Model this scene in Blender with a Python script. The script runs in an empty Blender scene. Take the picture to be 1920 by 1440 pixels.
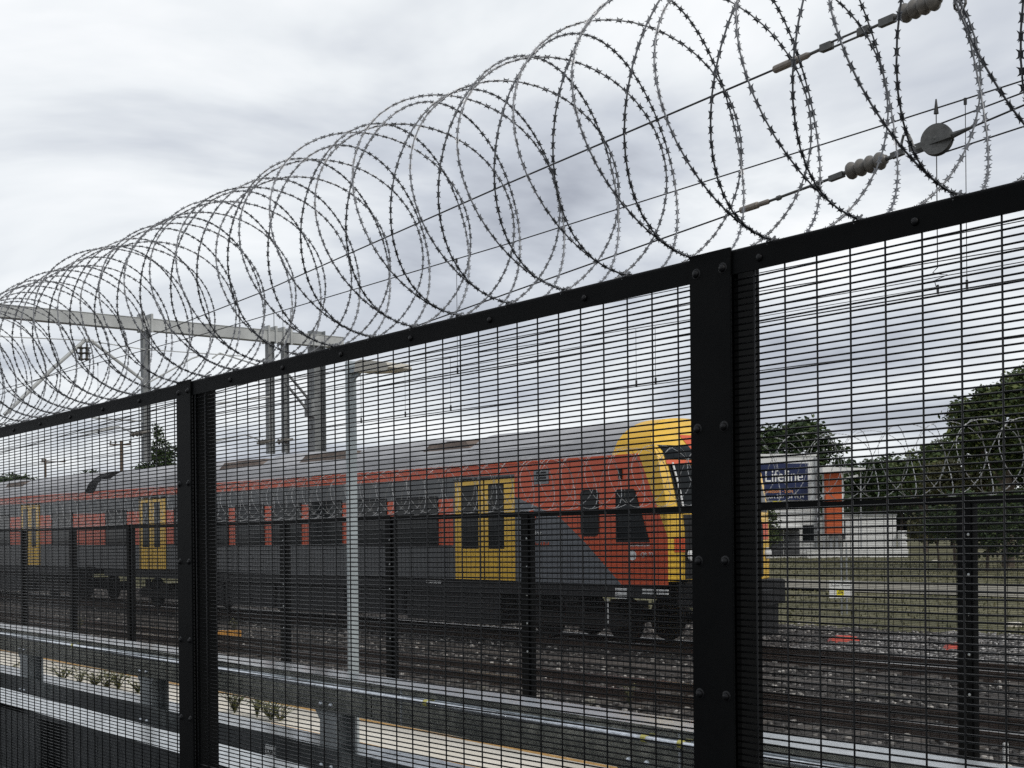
import bpy, math, random
import numpy as np
from mathutils import Vector, Matrix

random.seed(7)
rng = np.random.default_rng(7)
SC = bpy.context.scene
COL = SC.collection
R = math.radians

# ------------------------------------------------------------------ camera
# World frame: X runs along the near fence (to the right), Y away through it, Z up.
FPX, CAMZ, ROLL = 2530.0, 1.65, .009
TH = math.atan2(2010, FPX)
FWD = Vector((-math.cos(TH), math.sin(TH), 0)); RGT = Vector((math.sin(TH), math.cos(TH), 0)); UP = Vector((0, 0, 1))
cam = bpy.data.cameras.new('camera'); camo = bpy.data.objects.new('camera', cam); COL.objects.link(camo)
cam.sensor_width = 36; cam.lens = 36 * FPX / 1920; cam.shift_y = 280 / 1920
cam.clip_start = .05; cam.clip_end = 3000
cx = RGT * math.cos(ROLL) - UP * math.sin(ROLL); cy = RGT * math.sin(ROLL) + UP * math.cos(ROLL)
camo.matrix_world = Matrix(((cx.x, cy.x, -FWD.x, 0), (cx.y, cy.y, -FWD.y, 0), (cx.z, cy.z, -FWD.z, CAMZ), (0, 0, 0, 1)))
SC.camera = camo

# ------------------------------------------------------------------ world: broken overcast
SUN_AZ, SUN_EL = R(8), R(46)          # direction the light comes from (world XY angle, elevation)
w = bpy.data.worlds.new('World'); SC.world = w; w.use_nodes = True
nt = w.node_tree; nt.nodes.clear()
def nd(t, kind, **kw):
    n = t.nodes.new(kind)
    for k, v in kw.items():
        if k.startswith('i_'):
            n.inputs[k[2:].replace('_', ' ')].default_value = v
        else: setattr(n, k, v)
    return n
out = nd(nt, 'ShaderNodeOutputWorld')
sky = nd(nt, 'ShaderNodeTexSky', sky_type='NISHITA', sun_disc=False)
sky.sun_elevation = SUN_EL; sky.sun_rotation = math.pi / 2 - SUN_AZ
bg1 = nd(nt, 'ShaderNodeBackground', i_Strength=.06); nt.links.new(sky.outputs[0], bg1.inputs[0])
tc = nd(nt, 'ShaderNodeTexCoord')
sep = nd(nt, 'ShaderNodeSeparateXYZ'); nt.links.new(tc.outputs['Generated'], sep.inputs[0])
def mth(t, op, a, b=None, c=None, clamp=False):
    n = t.nodes.new('ShaderNodeMath'); n.operation = op; n.use_clamp = clamp
    for i, v in enumerate((a, b, c)):
        if v is None: continue
        if isinstance(v, (int, float)): n.inputs[i].default_value = v
        else: t.links.new(v, n.inputs[i])
    return n.outputs[0]
zz = mth(nt, 'ADD', mth(nt, 'MAXIMUM', sep.outputs[2], 0.0), .22)
comb = nd(nt, 'ShaderNodeCombineXYZ')
nt.links.new(mth(nt, 'DIVIDE', sep.outputs[0], zz), comb.inputs[0]); nt.links.new(mth(nt, 'DIVIDE', sep.outputs[1], zz), comb.inputs[1])
comb.inputs[2].default_value = 8.3
nz = nd(nt, 'ShaderNodeTexNoise', i_Scale=1.25, i_Detail=6.0, i_Roughness=.52, i_Distortion=.45)
nt.links.new(comb.outputs[0], nz.inputs['Vector'])
rp = nd(nt, 'ShaderNodeValToRGB'); nt.links.new(nz.outputs[0], rp.inputs[0])
e = rp.color_ramp.elements
e[0].position = .34; e[0].color = (.37, .395, .455, 1)
e[1].position = .66; e[1].color = (.98, .99, 1.0, 1)
k = e.new(.44); k.color = (.57, .605, .665, 1)
k = e.new(.55); k.color = (.82, .85, .875, 1)
bg2 = nd(nt, 'ShaderNodeBackground', i_Strength=1.14); nt.links.new(rp.outputs[0], bg2.inputs[0])
mx = nd(nt, 'ShaderNodeMixShader'); mx.inputs[0].default_value = .90
nt.links.new(bg1.outputs[0], mx.inputs[1]); nt.links.new(bg2.outputs[0], mx.inputs[2]); nt.links.new(mx.outputs[0], out.inputs[0])

sun = bpy.data.lights.new('sun', 'SUN'); suno = bpy.data.objects.new('sun', sun); COL.objects.link(suno)
sun.energy = 1.5; sun.angle = R(14); sun.color = (1, .96, .9)
sd = Vector((math.cos(SUN_AZ) * math.cos(SUN_EL), math.sin(SUN_AZ) * math.cos(SUN_EL), math.sin(SUN_EL)))
suno.rotation_euler = sd.to_track_quat('Z', 'Y').to_euler(); suno.location = (0, 0, 30)

SC.view_settings.view_transform = 'Standard'; SC.view_settings.look = 'None'
SC.view_settings.exposure = 0; SC.view_settings.gamma = 1; SC.view_settings.use_curve_mapping = False
SC.render.engine = 'CYCLES'; SC.cycles.use_denoising = False
SC.cycles.max_bounces = 6; SC.cycles.transparent_max_bounces = 8

# ------------------------------------------------------------------ measuring helpers (photo pixel -> metres on a real plane)
CAM = Vector((0, 0, CAMZ))
def ray(x, y):
    dx, dy = x - 960, y - 1000
    a = dx * math.cos(ROLL) - dy * math.sin(ROLL); b = dx * math.sin(ROLL) + dy * math.cos(ROLL)
    return FWD + RGT * (a / FPX) - UP * (b / FPX)
def onY(x, y, Y): d = ray(x, y); return CAM + d * (Y / d.y)
def onX(x, y, X): d = ray(x, y); return CAM + d * (X / d.x)
def onZ(x, y, Z): d = ray(x, y); return CAM + d * ((Z - CAMZ) / d.z)
def atd(x, y, t): return CAM + ray(x, y) * t
TR = R(2.2)                                  # the tracks run 2.2 degrees off the fences
P0 = Vector((-15.991, 16.5, 0))              # near front corner of the train
TD = Vector((-math.cos(TR), -math.sin(TR), 0)); TN = Vector((-math.sin(TR), math.cos(TR), 0))
def trk(s, wv, z): return Vector((P0.x, P0.y, 0)) + TD * s + TN * wv + UP * z

# ------------------------------------------------------------------ materials
M = {}
def mat(name, col, rough=.6, metal=0.0, spec=.5, var=None, bump=None, coat=0, trans=None):
    m = bpy.data.materials.new(name); m.use_nodes = True; t = m.node_tree
    b = t.nodes['Principled BSDF']
    b.inputs['Base Color'].default_value = (*col, 1); b.inputs['Roughness'].default_value = rough
    b.inputs['Metallic'].default_value = metal; b.inputs['Specular IOR Level'].default_value = spec
    b.inputs['Coat Weight'].default_value = coat
    if var or bump:
        tcn = nd(t, 'ShaderNodeTexCoord')
    if var:
        sc, amt, c2 = var[0], var[1], var[2] if len(var) > 2 else None
        n = nd(t, 'ShaderNodeTexNoise', i_Scale=sc, i_Detail=6.0, i_Roughness=.62); t.links.new(tcn.outputs['Object'], n.inputs['Vector'])
        mp = nd(t, 'ShaderNodeMapRange'); t.links.new(n.outputs[0], mp.inputs[0])
        mp.inputs[1].default_value = .32; mp.inputs[2].default_value = .68
        mi = nd(t, 'ShaderNodeMix', data_type='RGBA'); t.links.new(mp.outputs[0], mi.inputs[0])
        if c2:
            mi.inputs[6].default_value = (*col, 1); mi.inputs[7].default_value = (*c2, 1)
        else:
            mi.inputs[6].default_value = (*[c * (1 - amt) for c in col], 1); mi.inputs[7].default_value = (*[min(1, c * (1 + amt)) for c in col], 1)
        t.links.new(mi.outputs[2], b.inputs['Base Color'])
        if amt:
            mr = nd(t, 'ShaderNodeMapRange'); t.links.new(n.outputs[0], mr.inputs[0])
            mr.inputs[3].default_value = max(.02, rough - .12); mr.inputs[4].default_value = min(1, rough + .12)
            t.links.new(mr.outputs[0], b.inputs['Roughness'])
    if bump:
        n = nd(t, 'ShaderNodeTexNoise', i_Scale=bump[0], i_Detail=4.0); t.links.new(tcn.outputs['Object'], n.inputs['Vector'])
        bp = nd(t, 'ShaderNodeBump', i_Strength=bump[1], i_Distance=bump[2] if len(bump) > 2 else .02)
        t.links.new(n.outputs[0], bp.inputs['Height']); t.links.new(bp.outputs[0], b.inputs['Normal'])
    M[name] = m; return m

mat('black_steel', (.0035, .0038, .004), .5, 0, .055, var=(7, 0, (.0060, .0062, .0062)), bump=(60, .10, .003))
mat('black_wire', (.0045, .0047, .005), .36, 0, .26)
mat('black_bolt', (.007, .007, .0075), .4, 0, .25)
mat('razor', (.19, .195, .205), .42, .7, .5, var=(6, .3))
mat('razor_bright', (.34, .345, .35), .42, .5, .5, var=(3, .25))
mat('galv', (.60, .625, .63), .15, 1.0, .5, var=(16, .10, (.30, .325, .33)), bump=(30, .03, .003))
mat('galv_pipe', (.66, .69, .72), .3, .85, .5, var=(40, .28))
mat('galv_dull', (.34, .36, .36), .55, .35, .5, var=(5, .2))
mat('pole_grey', (.36, .40, .41), .5, .25, .5, var=(4, .14))
mat('concrete_pale', (.78, .735, .65), .9, 0, .3, var=(1.6, 0, (.66, .61, .51)), bump=(25, .25, .02))
mat('line_orange', (.62, .36, .12), .8, 0, .3, var=(9, .25))
mat('asphalt', (.028, .029, .03), .9, 0, .3, var=(6, .35), bump=(160, .4, .008))
mat('soil', (.05, .042, .034), .95, 0, .2, var=(1.2, 0, (.09, .075, .055)), bump=(8, .5, .05))
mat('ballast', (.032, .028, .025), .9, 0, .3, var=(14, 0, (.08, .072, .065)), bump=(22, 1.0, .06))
mat('grass_ground', (.075, .075, .036), .95, 0, .2, var=(.30, 0, (.20, .185, .11)), bump=(9, .8, .08))
mat('gravel_pale', (.24, .225, .185), .95, 0, .2, var=(2.2, .3), bump=(20, .5, .04))
mat('rail_rust', (.055, .036, .026), .75, .2, .4, var=(7, .35))
mat('rail_top', (.42, .40, .38), .28, 1, .5)
mat('sleeper', (.085, .075, .066), .9, 0, .3, var=(6, .3), bump=(30, .3, .02))
mat('car_black', (.009, .009, .01), .6, 0, .4, var=(5, .4))
mat('bogie', (.014, .0125, .011), .75, .2, .4, var=(6, .4))
mat('glass_dark', (.006, .008, .009), .08, 0, .22)
mat('rubber', (.012, .012, .013), .7, 0, .3)
mat('door_yellow', (.80, .48, .035), .38, 0, .5, var=(3, .10), coat=.3)
mat('roof_brown', (.16, .125, .105), .8, .1, .4, var=(4, .35))
mat('train_grey', (.19, .20, .21), .4, 0, .5)
mat('train_red', (.62, .085, .02), .4, 0, .5)
mat('label_white', (.72, .72, .70), .6)
mat('gantry', (.42, .43, .42), .6, .15, .5, var=(1.5, .18))
mat('gantry_dark', (.22, .23, .23), .6, .2, .5, var=(2.5, .25))
mat('wire_dark', (.045, .045, .045), .5, .6, .5)
mat('insulator', (.13, .12, .105), .4, 0, .5, var=(12, .25))
mat('fitting', (.10, .10, .095), .5, .5, .5, var=(18, .3))
mat('fitting_tan', (.22, .19, .16), .5, .2, .5, var=(18, .2))
mat('lamp_head', (.50, .47, .40), .5, .1, .5)
mat('lamp_lens', (.75, .68, .45), .3)
mat('wall_white', (.74, .74, .72), .8, 0, .3, var=(.5, .08), bump=(3, .05, .02))
mat('wall_grey', (.30, .31, .32), .8, 0, .3, var=(.6, .15))
mat('dark_grey', (.05, .052, .056), .6)  # plain dark grey for the roller doors and a downpipe
mat('sign_blue', (.007, .016, .07), .45)
mat('white_paint', (.80, .80, .78), .5)
mat('orange_sign', (.56, .11, .03), .5)
mat('orange_text', (.80, .32, .10), .5)
mat('sign_yellow', (.85, .72, .02), .5)
mat('black_print', (.02, .02, .02), .6)
mat('red_cover', (.55, .07, .04), .55, 0, .4, var=(10, .3))
mat('timber', (.13, .095, .07), .85, 0, .3, var=(8, .3))
mat('bark', (.10, .08, .06), .9, 0, .2, var=(4, .3), bump=(15, .5, .04))
mat('yellow_clip', (.50, .46, .12), .5)
mat('marker_orange', (.62, .30, .06), .6, 0, .4, var=(8, .2))

def leafmat(name, a, b_, c):
    m = bpy.data.materials.new(name); m.use_nodes = True; t = m.node_tree; b = t.nodes['Principled BSDF']
    g = nd(t, 'ShaderNodeNewGeometry'); r_ = nd(t, 'ShaderNodeValToRGB'); t.links.new(g.outputs['Random Per Island'], r_.inputs[0])
    el = r_.color_ramp.elements; el[0].color = (*a, 1); el[1].color = (*c, 1); q = el.new(.55); q.color = (*b_, 1)
    t.links.new(r_.outputs[0], b.inputs['Base Color']); b.inputs['Roughness'].default_value = .55; b.inputs['Specular IOR Level'].default_value = .3
    M[name] = m
leafmat('leaf_dark', (.018, .034, .012), (.035, .062, .020), (.075, .105, .035))
leafmat('leaf_mid', (.028, .048, .015), (.06, .09, .028), (.14, .16, .05))
leafmat('leaf_olive', (.05, .055, .022), (.09, .09, .035), (.15, .135, .055))
leafmat('leaf_weed', (.05, .06, .02), (.11, .12, .04), (.20, .18, .08))
leafmat('leaf_grass', (.065, .07, .03), (.125, .12, .055), (.25, .23, .13))

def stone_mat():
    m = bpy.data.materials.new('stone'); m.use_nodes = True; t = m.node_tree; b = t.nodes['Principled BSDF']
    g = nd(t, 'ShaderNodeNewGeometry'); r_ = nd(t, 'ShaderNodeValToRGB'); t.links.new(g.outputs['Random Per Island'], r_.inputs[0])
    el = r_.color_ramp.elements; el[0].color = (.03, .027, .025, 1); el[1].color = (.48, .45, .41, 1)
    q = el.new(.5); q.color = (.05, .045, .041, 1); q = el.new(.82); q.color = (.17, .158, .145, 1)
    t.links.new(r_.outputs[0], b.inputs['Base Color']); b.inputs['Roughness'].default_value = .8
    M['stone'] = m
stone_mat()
M['stone_clean'] = M['stone'].copy(); M['stone_clean'].name = 'stone_clean'
for n_ in M['stone_clean'].node_tree.nodes:
    if n_.type == 'VALTORGB':
        for el_, c_ in zip(n_.color_ramp.elements, ((.05, .048, .046, 1), (.13, .125, .12, 1), (.28, .27, .26, 1), (.60, .58, .55, 1))): el_.color = c_
mat('ballast_clean', (.10, .096, .092), .9, 0, .3, var=(14, 0, (.24, .23, .22)), bump=(22, 1.0, .06))

# train livery: colour zones of the paint, in car coordinates (x = metres back from the cab, z = height)
def livery(name, cab):
    m = bpy.data.materials.new(name); m.use_nodes = True; t = m.node_tree; b = t.nodes['Principled BSDF']
    o = nd(t, 'ShaderNodeTexCoord'); s = nd(t, 'ShaderNodeSeparateXYZ'); t.links.new(o.outputs['Object'], s.inputs[0])
    X, Z = s.outputs[0], s.outputs[2]
    grey = (.10, .105, .11, 1); red = (.62, .082, .018, 1); yel = (.82, .48, .03, 1)
    def mixc(fac, c1, c2):
        n = nd(t, 'ShaderNodeMix', data_type='RGBA'); t.links.new(fac, n.inputs[0])
        for i, c in ((6, c1), (7, c2)):
            if isinstance(c, tuple): n.inputs[i].default_value = c
            else: t.links.new(c, n.inputs[i])
        return n.outputs[2]
    gt = lambda a, b_: mth(t, 'GREATER_THAN', a, b_); lt = lambda a, b_: mth(t, 'LESS_THAN', a, b_)
    mul = lambda a, b_: mth(t, 'MULTIPLY', a, b_)
    lin = lambda k_, c_: mth(t, 'MULTIPLY_ADD', X, k_, c_)
    dark = mixc(gt(Z, 2.41), (.085, .089, .093, 1), (.085, .09, .094, 1))
    base = mixc(gt(Z, 2.80), dark, red)
    band = mul(gt(Z, 1.42), lt(Z, 2.37))                # red behind the window band
    if cab:
        base = mixc(mul(band, gt(X, 6.40)), base, red)
        f = mth(t, 'MINIMUM', mth(t, 'MINIMUM', lin(.81, .67 - .81 * 1.52), lin(.70, 1.44 - .70 * 2.47)), lin(.33, 1.94 - .33 * 3.18))
        # lighter grey beside the cab door
        base = mixc(mul(lt(X, 4.47), lt(Z, 2.8)), base, (.13, .14, .155, 1))
        base = mixc(mul(lt(X, 4.47), gt(mth(t, 'SUBTRACT', Z, f), 0)), base, red)
        g_ = mth(t, 'MAXIMUM', mth(t, 'MULTIPLY_ADD', Z, .46, .46 - 1.55 * .46), .46)
        base = mixc(mul(lt(X, g_), gt(Z, .80)), base, yel)
    else:
        base = mixc(band, base, red)
    n = nd(t, 'ShaderNodeTexNoise', i_Scale=1.7, i_Detail=6.0); t.links.new(o.outputs['Object'], n.inputs['Vector'])
    mp = nd(t, 'ShaderNodeMapRange'); t.links.new(n.outputs[0], mp.inputs[0]); mp.inputs[3].default_value = .82; mp.inputs[4].default_value = 1.12
    v = nd(t, 'ShaderNodeVectorMath', operation='SCALE'); t.links.new(base, v.inputs[0]); t.links.new(mp.outputs[0], v.inputs['Scale'])
    mpv = nd(t, 'ShaderNodeMapping'); mpv.inputs['Scale'].default_value = (5.5, 1, .35); t.links.new(o.outputs['Object'], mpv.inputs['Vector'])
    n2 = nd(t, 'ShaderNodeTexNoise', i_Scale=1.6, i_Detail=7.0, i_Roughness=.65); t.links.new(mpv.outputs[0], n2.inputs['Vector'])
    m2 = nd(t, 'ShaderNodeMapRange'); t.links.new(n2.outputs[0], m2.inputs[0]); m2.inputs[1].default_value = .50; m2.inputs[2].default_value = .78; m2.inputs[4].default_value = .55
    hz_ = nd(t, 'ShaderNodeMapRange'); t.links.new(Z, hz_.inputs[0]); hz_.inputs[1].default_value = 1.7; hz_.inputs[2].default_value = .72; hz_.inputs[3].default_value = .25; hz_.inputs[4].default_value = 1.0
    dirt = nd(t, 'ShaderNodeMix', data_type='RGBA'); t.links.new(mul(m2.outputs[0], hz_.outputs[0]), dirt.inputs[0]); t.links.new(v.outputs[0], dirt.inputs[6]); dirt.inputs[7].default_value = (.055, .042, .032, 1)
    t.links.new(dirt.outputs[2], b.inputs['Base Color']); b.inputs['Roughness'].default_value = .36; b.inputs['Coat Weight'].default_value = .2
    M[name] = m
livery('livery_cab', True); livery('livery_trailer', False)
def roofmat(name, cab):
    m = bpy.data.materials.new(name); m.use_nodes = True; t = m.node_tree; b = t.nodes['Principled BSDF']
    o = nd(t, 'ShaderNodeTexCoord'); s = nd(t, 'ShaderNodeSeparateXYZ'); t.links.new(o.outputs['Object'], s.inputs[0])
    n = nd(t, 'ShaderNodeTexNoise', i_Scale=1.1, i_Detail=7.0); t.links.new(o.outputs['Object'], n.inputs['Vector'])
    r_ = nd(t, 'ShaderNodeValToRGB'); t.links.new(n.outputs[0], r_.inputs[0])
    el = r_.color_ramp.elements; el[0].position = .3; el[0].color = (.27, .27, .28, 1); el[1].position = .7; el[1].color = (.40, .40, .41, 1)
    c = r_.outputs[0]
    if cab:
        g_ = mth(t, 'MULTIPLY_ADD', s.outputs[2], -.12, 1.80 + 3.04 * .12)
        f = mth(t, 'LESS_THAN', s.outputs[0], g_)
        mi = nd(t, 'ShaderNodeMix', data_type='RGBA'); t.links.new(f, mi.inputs[0]); t.links.new(c, mi.inputs[6]); mi.inputs[7].default_value = (.76, .44, .03, 1)
        c = mi.outputs[2]
    t.links.new(c, b.inputs['Base Color']); b.inputs['Roughness'].default_value = .5
    M[name] = m
roofmat('roof_cab', True); roofmat('roof_trailer', False)

# ------------------------------------------------------------------ mesh builder
class MB:
    def __init__(s): s.v = []; s.f = []; s.m = []; s.slot = 0
    def add(s, vs, fs):
        o = len(s.v); s.v += [tuple(p) for p in vs]; s.f += [tuple(i + o for i in f) for f in fs]; s.m += [s.slot] * len(fs); return s
    def box(s, x0, x1, y0, y1, z0, z1, shear=0.0, top=None):
        a = [(x0, y0, z0), (x1, y0, z0), (x1, y1, z0), (x0, y1, z0), (x0, y0, z1), (x1, y0, z1), (x1, y1, z1), (x0, y1, z1)]
        if top:
            tx, ty = top
            a[4:] = [(x0 + tx, y0 + ty, z1), (x1 - tx, y0 + ty, z1), (x1 - tx, y1 - ty, z1), (x0 + tx, y1 - ty, z1)]
        if shear: a = [(p[0], p[1], p[2] + shear * (p[0] - x0)) for p in a]
        return s.add(a, [(0, 3, 2, 1), (4, 5, 6, 7), (0, 1, 5, 4), (1, 2, 6, 5), (2, 3, 7, 6), (3, 0, 4, 7)])
    def bbox(s, x0, x1, y0, y1, z0, z1, b=.004):
        # box with chamfered vertical and top edges
        pr = [(x0 + b, y0), (x1 - b, y0), (x1, y0 + b), (x1, y1 - b), (x1 - b, y1), (x0 + b, y1), (x0, y1 - b), (x0, y0 + b)]
        cxm, cym = (x0 + x1) / 2, (y0 + y1) / 2
        q = [(p[0] + (b if p[0] < cxm else -b) , p[1] + (b if p[1] < cym else -b)) for p in pr]
        v = [(p[0], p[1], z0) for p in pr] + [(p[0], p[1], z1 - b) for p in pr] + [(p[0], p[1], z1) for p in q]
        f = [tuple(range(7, -1, -1)), tuple(range(16, 24))]
        for k in range(8):
            n = (k + 1) % 8; f += [(k, n, 8 + n, 8 + k), (8 + k, 8 + n, 16 + n, 16 + k)]
        return s.add(v, f)
    def prism(s, prof, axis, a0, a1, shear=0.0):
        # prof: list of 2D points; axis 'x': (y,z) profile from a0..a1 ; 'y': (x,z) ; 'z': (x,y)
        n = len(prof); v = []
        for a in (a0, a1):
            for p in prof:
                if axis == 'x': v.append((a, p[0], p[1] + shear * (a - a0)))
                elif axis == 'y': v.append((p[0], a, p[1]))
                else: v.append((p[0], p[1], a))
        f = [tuple(range(n))[::-1], tuple(range(n, 2 * n))] + [(k, (k + 1) % n, n + (k + 1) % n, n + k) for k in range(n)]
        return s.add(v, f)
    def tube(s, pts, r, seg=6, cap=True):
        pts = [Vector(p) for p in pts]; n = len(pts); v = []; f = []
        rr = r if isinstance(r, (list, tuple)) else [r] * n
        t0 = (pts[1] - pts[0]).normalized(); a = t0.orthogonal().normalized()
        for i, p in enumerate(pts):
            t = (pts[min(i + 1, n - 1)] - pts[max(i - 1, 0)]).normalized()
            a = (a - t * a.dot(t)).normalized(); b = t.cross(a)
            for k in range(seg):
                c = 2 * math.pi * k / seg; v.append(p + a * (math.cos(c) * rr[i]) + b * (math.sin(c) * rr[i]))
        for i in range(n - 1):
            for k in range(seg):
                q = (k + 1) % seg; f.append((i * seg + k, i * seg + q, (i + 1) * seg + q, (i + 1) * seg + k))
        if cap: f += [tuple(range(seg))[::-1], tuple(range((n - 1) * seg, n * seg))]
        return s.add(v, f)
    def bar(s, p, q, w, h, up=(0, 0, 1)):
        p, q = Vector(p), Vector(q); t = (q - p).normalized(); u = Vector(up); sd_ = t.cross(u).normalized(); u = sd_.cross(t)
        v = []
        for c in (p, q):
            for a, b in ((-1, -1), (1, -1), (1, 1), (-1, 1)): v.append(c + sd_ * (a * w / 2) + u * (b * h / 2))
        return s.add(v, [(0, 1, 2, 3), (7, 6, 5, 4), (0, 4, 5, 1), (1, 5, 6, 2), (2, 6, 7, 3), (3, 7, 4, 0)])
    def lathe(s, p, q, prof, seg=14):
        # prof: list of (t along p->q in metres, radius)
        p, q = Vector(p), Vector(q); t = (q - p).normalized(); a = t.orthogonal().normalized(); b = t.cross(a); v = []; f = []
        for d, r in prof:
            for k in range(seg):
                c = 2 * math.pi * k / seg; v.append(p + t * d + a * (math.cos(c) * r) + b * (math.sin(c) * r))
        for i in range(len(prof) - 1):
            for k in range(seg):
                n = (k + 1) % seg; f.append((i * seg + k, i * seg + n, (i + 1) * seg + n, (i + 1) * seg + k))
        f += [tuple(range(seg))[::-1], tuple(range((len(prof) - 1) * seg, len(prof) * seg))]
        return s.add(v, f)
    def dome(s, c, n, r, h, seg=8):
        c, n = Vector(c), Vector(n).normalized(); return s.lathe(c, c + n, [(0, r), (h * .5, r * .9), (h * .85, r * .6), (h, r * .2)], seg)
    def build(s, name, m, parent=None, org=(0, 0, 0), smooth=False):
        me = bpy.data.meshes.new(name); o = Vector(org)
        v = [(p[0] - o.x, p[1] - o.y, p[2] - o.z) for p in s.v] if o.length else s.v
        me.from_pydata(v, [], s.f); me.update()
        ms = m if isinstance(m, (list, tuple)) else [m]
        for q in ms: me.materials.append(M[q])
        if len(ms) > 1: me.polygons.foreach_set('material_index', s.m)
        if smooth: me.polygons.foreach_set('use_smooth', [True] * len(me.polygons))
        return link(name, me, parent, org)
def link(name, me, parent=None, loc=(0, 0, 0)):
    o = bpy.data.objects.new(name, me); COL.objects.link(o)
    if parent: o.parent = parent; o.location = Vector(loc) if False else (0, 0, 0)
    else: o.location = loc
    return o
def tag(o, label, cat, group=None):
    o['label'] = label; o['category'] = cat
    if group: o['group'] = group
    return o
def thing(name, label, cat, loc=(0, 0, 0), rz=0, group=None):
    o = bpy.data.objects.new(name, None); COL.objects.link(o); o.empty_display_size = .2
    o.location = loc; o.rotation_euler = (0, 0, rz); return tag(o, label, cat, group)
def struct(o, kind='structure'): o['kind'] = kind; return o
def inst(name, me, parent, mw):
    o = bpy.data.objects.new(name, me); COL.objects.link(o); o.parent = parent
    if isinstance(mw, Matrix): o.matrix_local = mw
    else: o.location = mw
    return o
def npmesh(name, verts, faces, m, smooth=False):
    # verts (N,3) array, faces (K,q) array of one size
    me = bpy.data.meshes.new(name); verts = np.asarray(verts, np.float32); faces = np.asarray(faces, np.int32)
    nf, q = faces.shape; me.vertices.add(len(verts)); me.vertices.foreach_set('co', verts.ravel())
    me.loops.add(nf * q); me.loops.foreach_set('vertex_index', faces.ravel())
    me.polygons.add(nf); me.polygons.foreach_set('loop_start', np.arange(nf, dtype=np.int32) * q); me.polygons.foreach_set('loop_total', np.full(nf, q, np.int32))
    me.update(calc_edges=True); me.validate(); me.materials.append(M[m])
    if smooth: me.polygons.foreach_set('use_smooth', [True] * nf)
    return me
def text(name, body, size, m, parent, loc, rot, align='LEFT', extrude=.004, sx=1.0, offset=0.0):
    c = bpy.data.curves.new(name, 'FONT'); c.body = body; c.size = size; c.align_x = align; c.extrude = extrude; c.offset = offset
    o = bpy.data.objects.new('tmp', c); COL.objects.link(o)
    dg = bpy.context.evaluated_depsgraph_get(); me = bpy.data.meshes.new_from_object(o.evaluated_get(dg))
    bpy.data.objects.remove(o); me.materials.clear(); me.materials.append(M[m])
    o = bpy.data.objects.new(name, me); COL.objects.link(o); o.parent = parent; o.location = loc; o.rotation_euler = rot; o.scale = (sx, 1, 1)
    return o

# ------------------------------------------------------------------ ground and setting
def gz(Y):
    pts = [(-400, -.7), (3.0, -.7), (4.2, -.50), (10.0, -.52), (11, -.66), (24.3, -.66), (25.8, -.55), (30, -.46), (66, 0), (110, .05), (2500, .1)]
    for (a, za), (b, zb) in zip(pts, pts[1:]):
        if a <= Y <= b: return za + (zb - za) * (Y - a) / (b - a)
    return 0
ys = [-400, -60, 3.0, 4.2, 7, 10.0, 11, 15, 24.3, 25.8, 28, 30, 36, 44, 55, 66, 85, 110, 200, 600, 1600]
xs = [-1500, -600, -250, -120, -70, -45, -25, -10, 0, 12, 30, 80, 200, 600]
v = [(x, y, gz(y)) for y in ys for x in xs]; nx = len(xs)
f = [(j * nx + i, j * nx + i + 1, (j + 1) * nx + i + 1, (j + 1) * nx + i) for j in range(len(ys) - 1) for i in range(nx - 1)]
g = MB(); g.add(v, f)
for k_, fc in enumerate(g.f):
    yc = sum(g.v[i][1] for i in fc) / 4; g.m[k_] = 1 if yc > 25 else 0
struct(g.build('ground', ['soil', 'grass_ground']))
# near footpath slab the fence stands on
b = MB(); b.box(-60, 30, -30, 3.56, -.6, 0.0); struct(b.build('footpath', 'asphalt'))
# pale concrete path behind the steel barrier with worn orange edge lines
b = MB(); b.box(-60, 10, 6.3, 8.34, -.52, -.45); struct(b.build('concrete_path', 'concrete_pale'))
b = MB(); b.box(-60, 10, 8.15, 8.22, -.452, -.446); struct(b.build('path_edge_line', 'line_orange'))
b = MB(); b.box(-13.5, 10, 7.22, 7.27, -.452, -.446); struct(b.build('path_edge_line', 'line_orange'))

# ballast bed, rough sheet under both tracks (track frame)
ss = np.arange(-40, 95, .55); ws = np.arange(-6.4, 9.2, .30)
hz = rng.normal(0, .018, (len(ss), len(ws)))
V = []
for i, s_ in enumerate(ss):
    for j, w_ in enumerate(ws):
        edge = max(0, -5.5 - w_, (w_ - 8.2) * .8); p = trk(s_, w_, -.555 + hz[i, j] - edge * .14); V.append(tuple(p))
nw = len(ws); F = [(i * nw + j, i * nw + j + 1, (i + 1) * nw + j + 1, (i + 1) * nw + j) for i in range(len(ss) - 1) for j in range(nw - 1)]
o = link('ballast_bed', npmesh('ballast_bed', V, [q[::-1] for q in F], 'ballast')); o.data.materials.append(M['ballast_clean']); o.data.polygons.foreach_set('material_index', [1 if (k % (nw - 1)) * .30 - 6.4 > 2.75 and (k // (nw - 1)) * .55 - 40 < .6 else 0 for k in range(len(o.data.polygons))]); struct(o)  # pale material ends at the cab; darker colour beyond paints shade under the train

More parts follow.
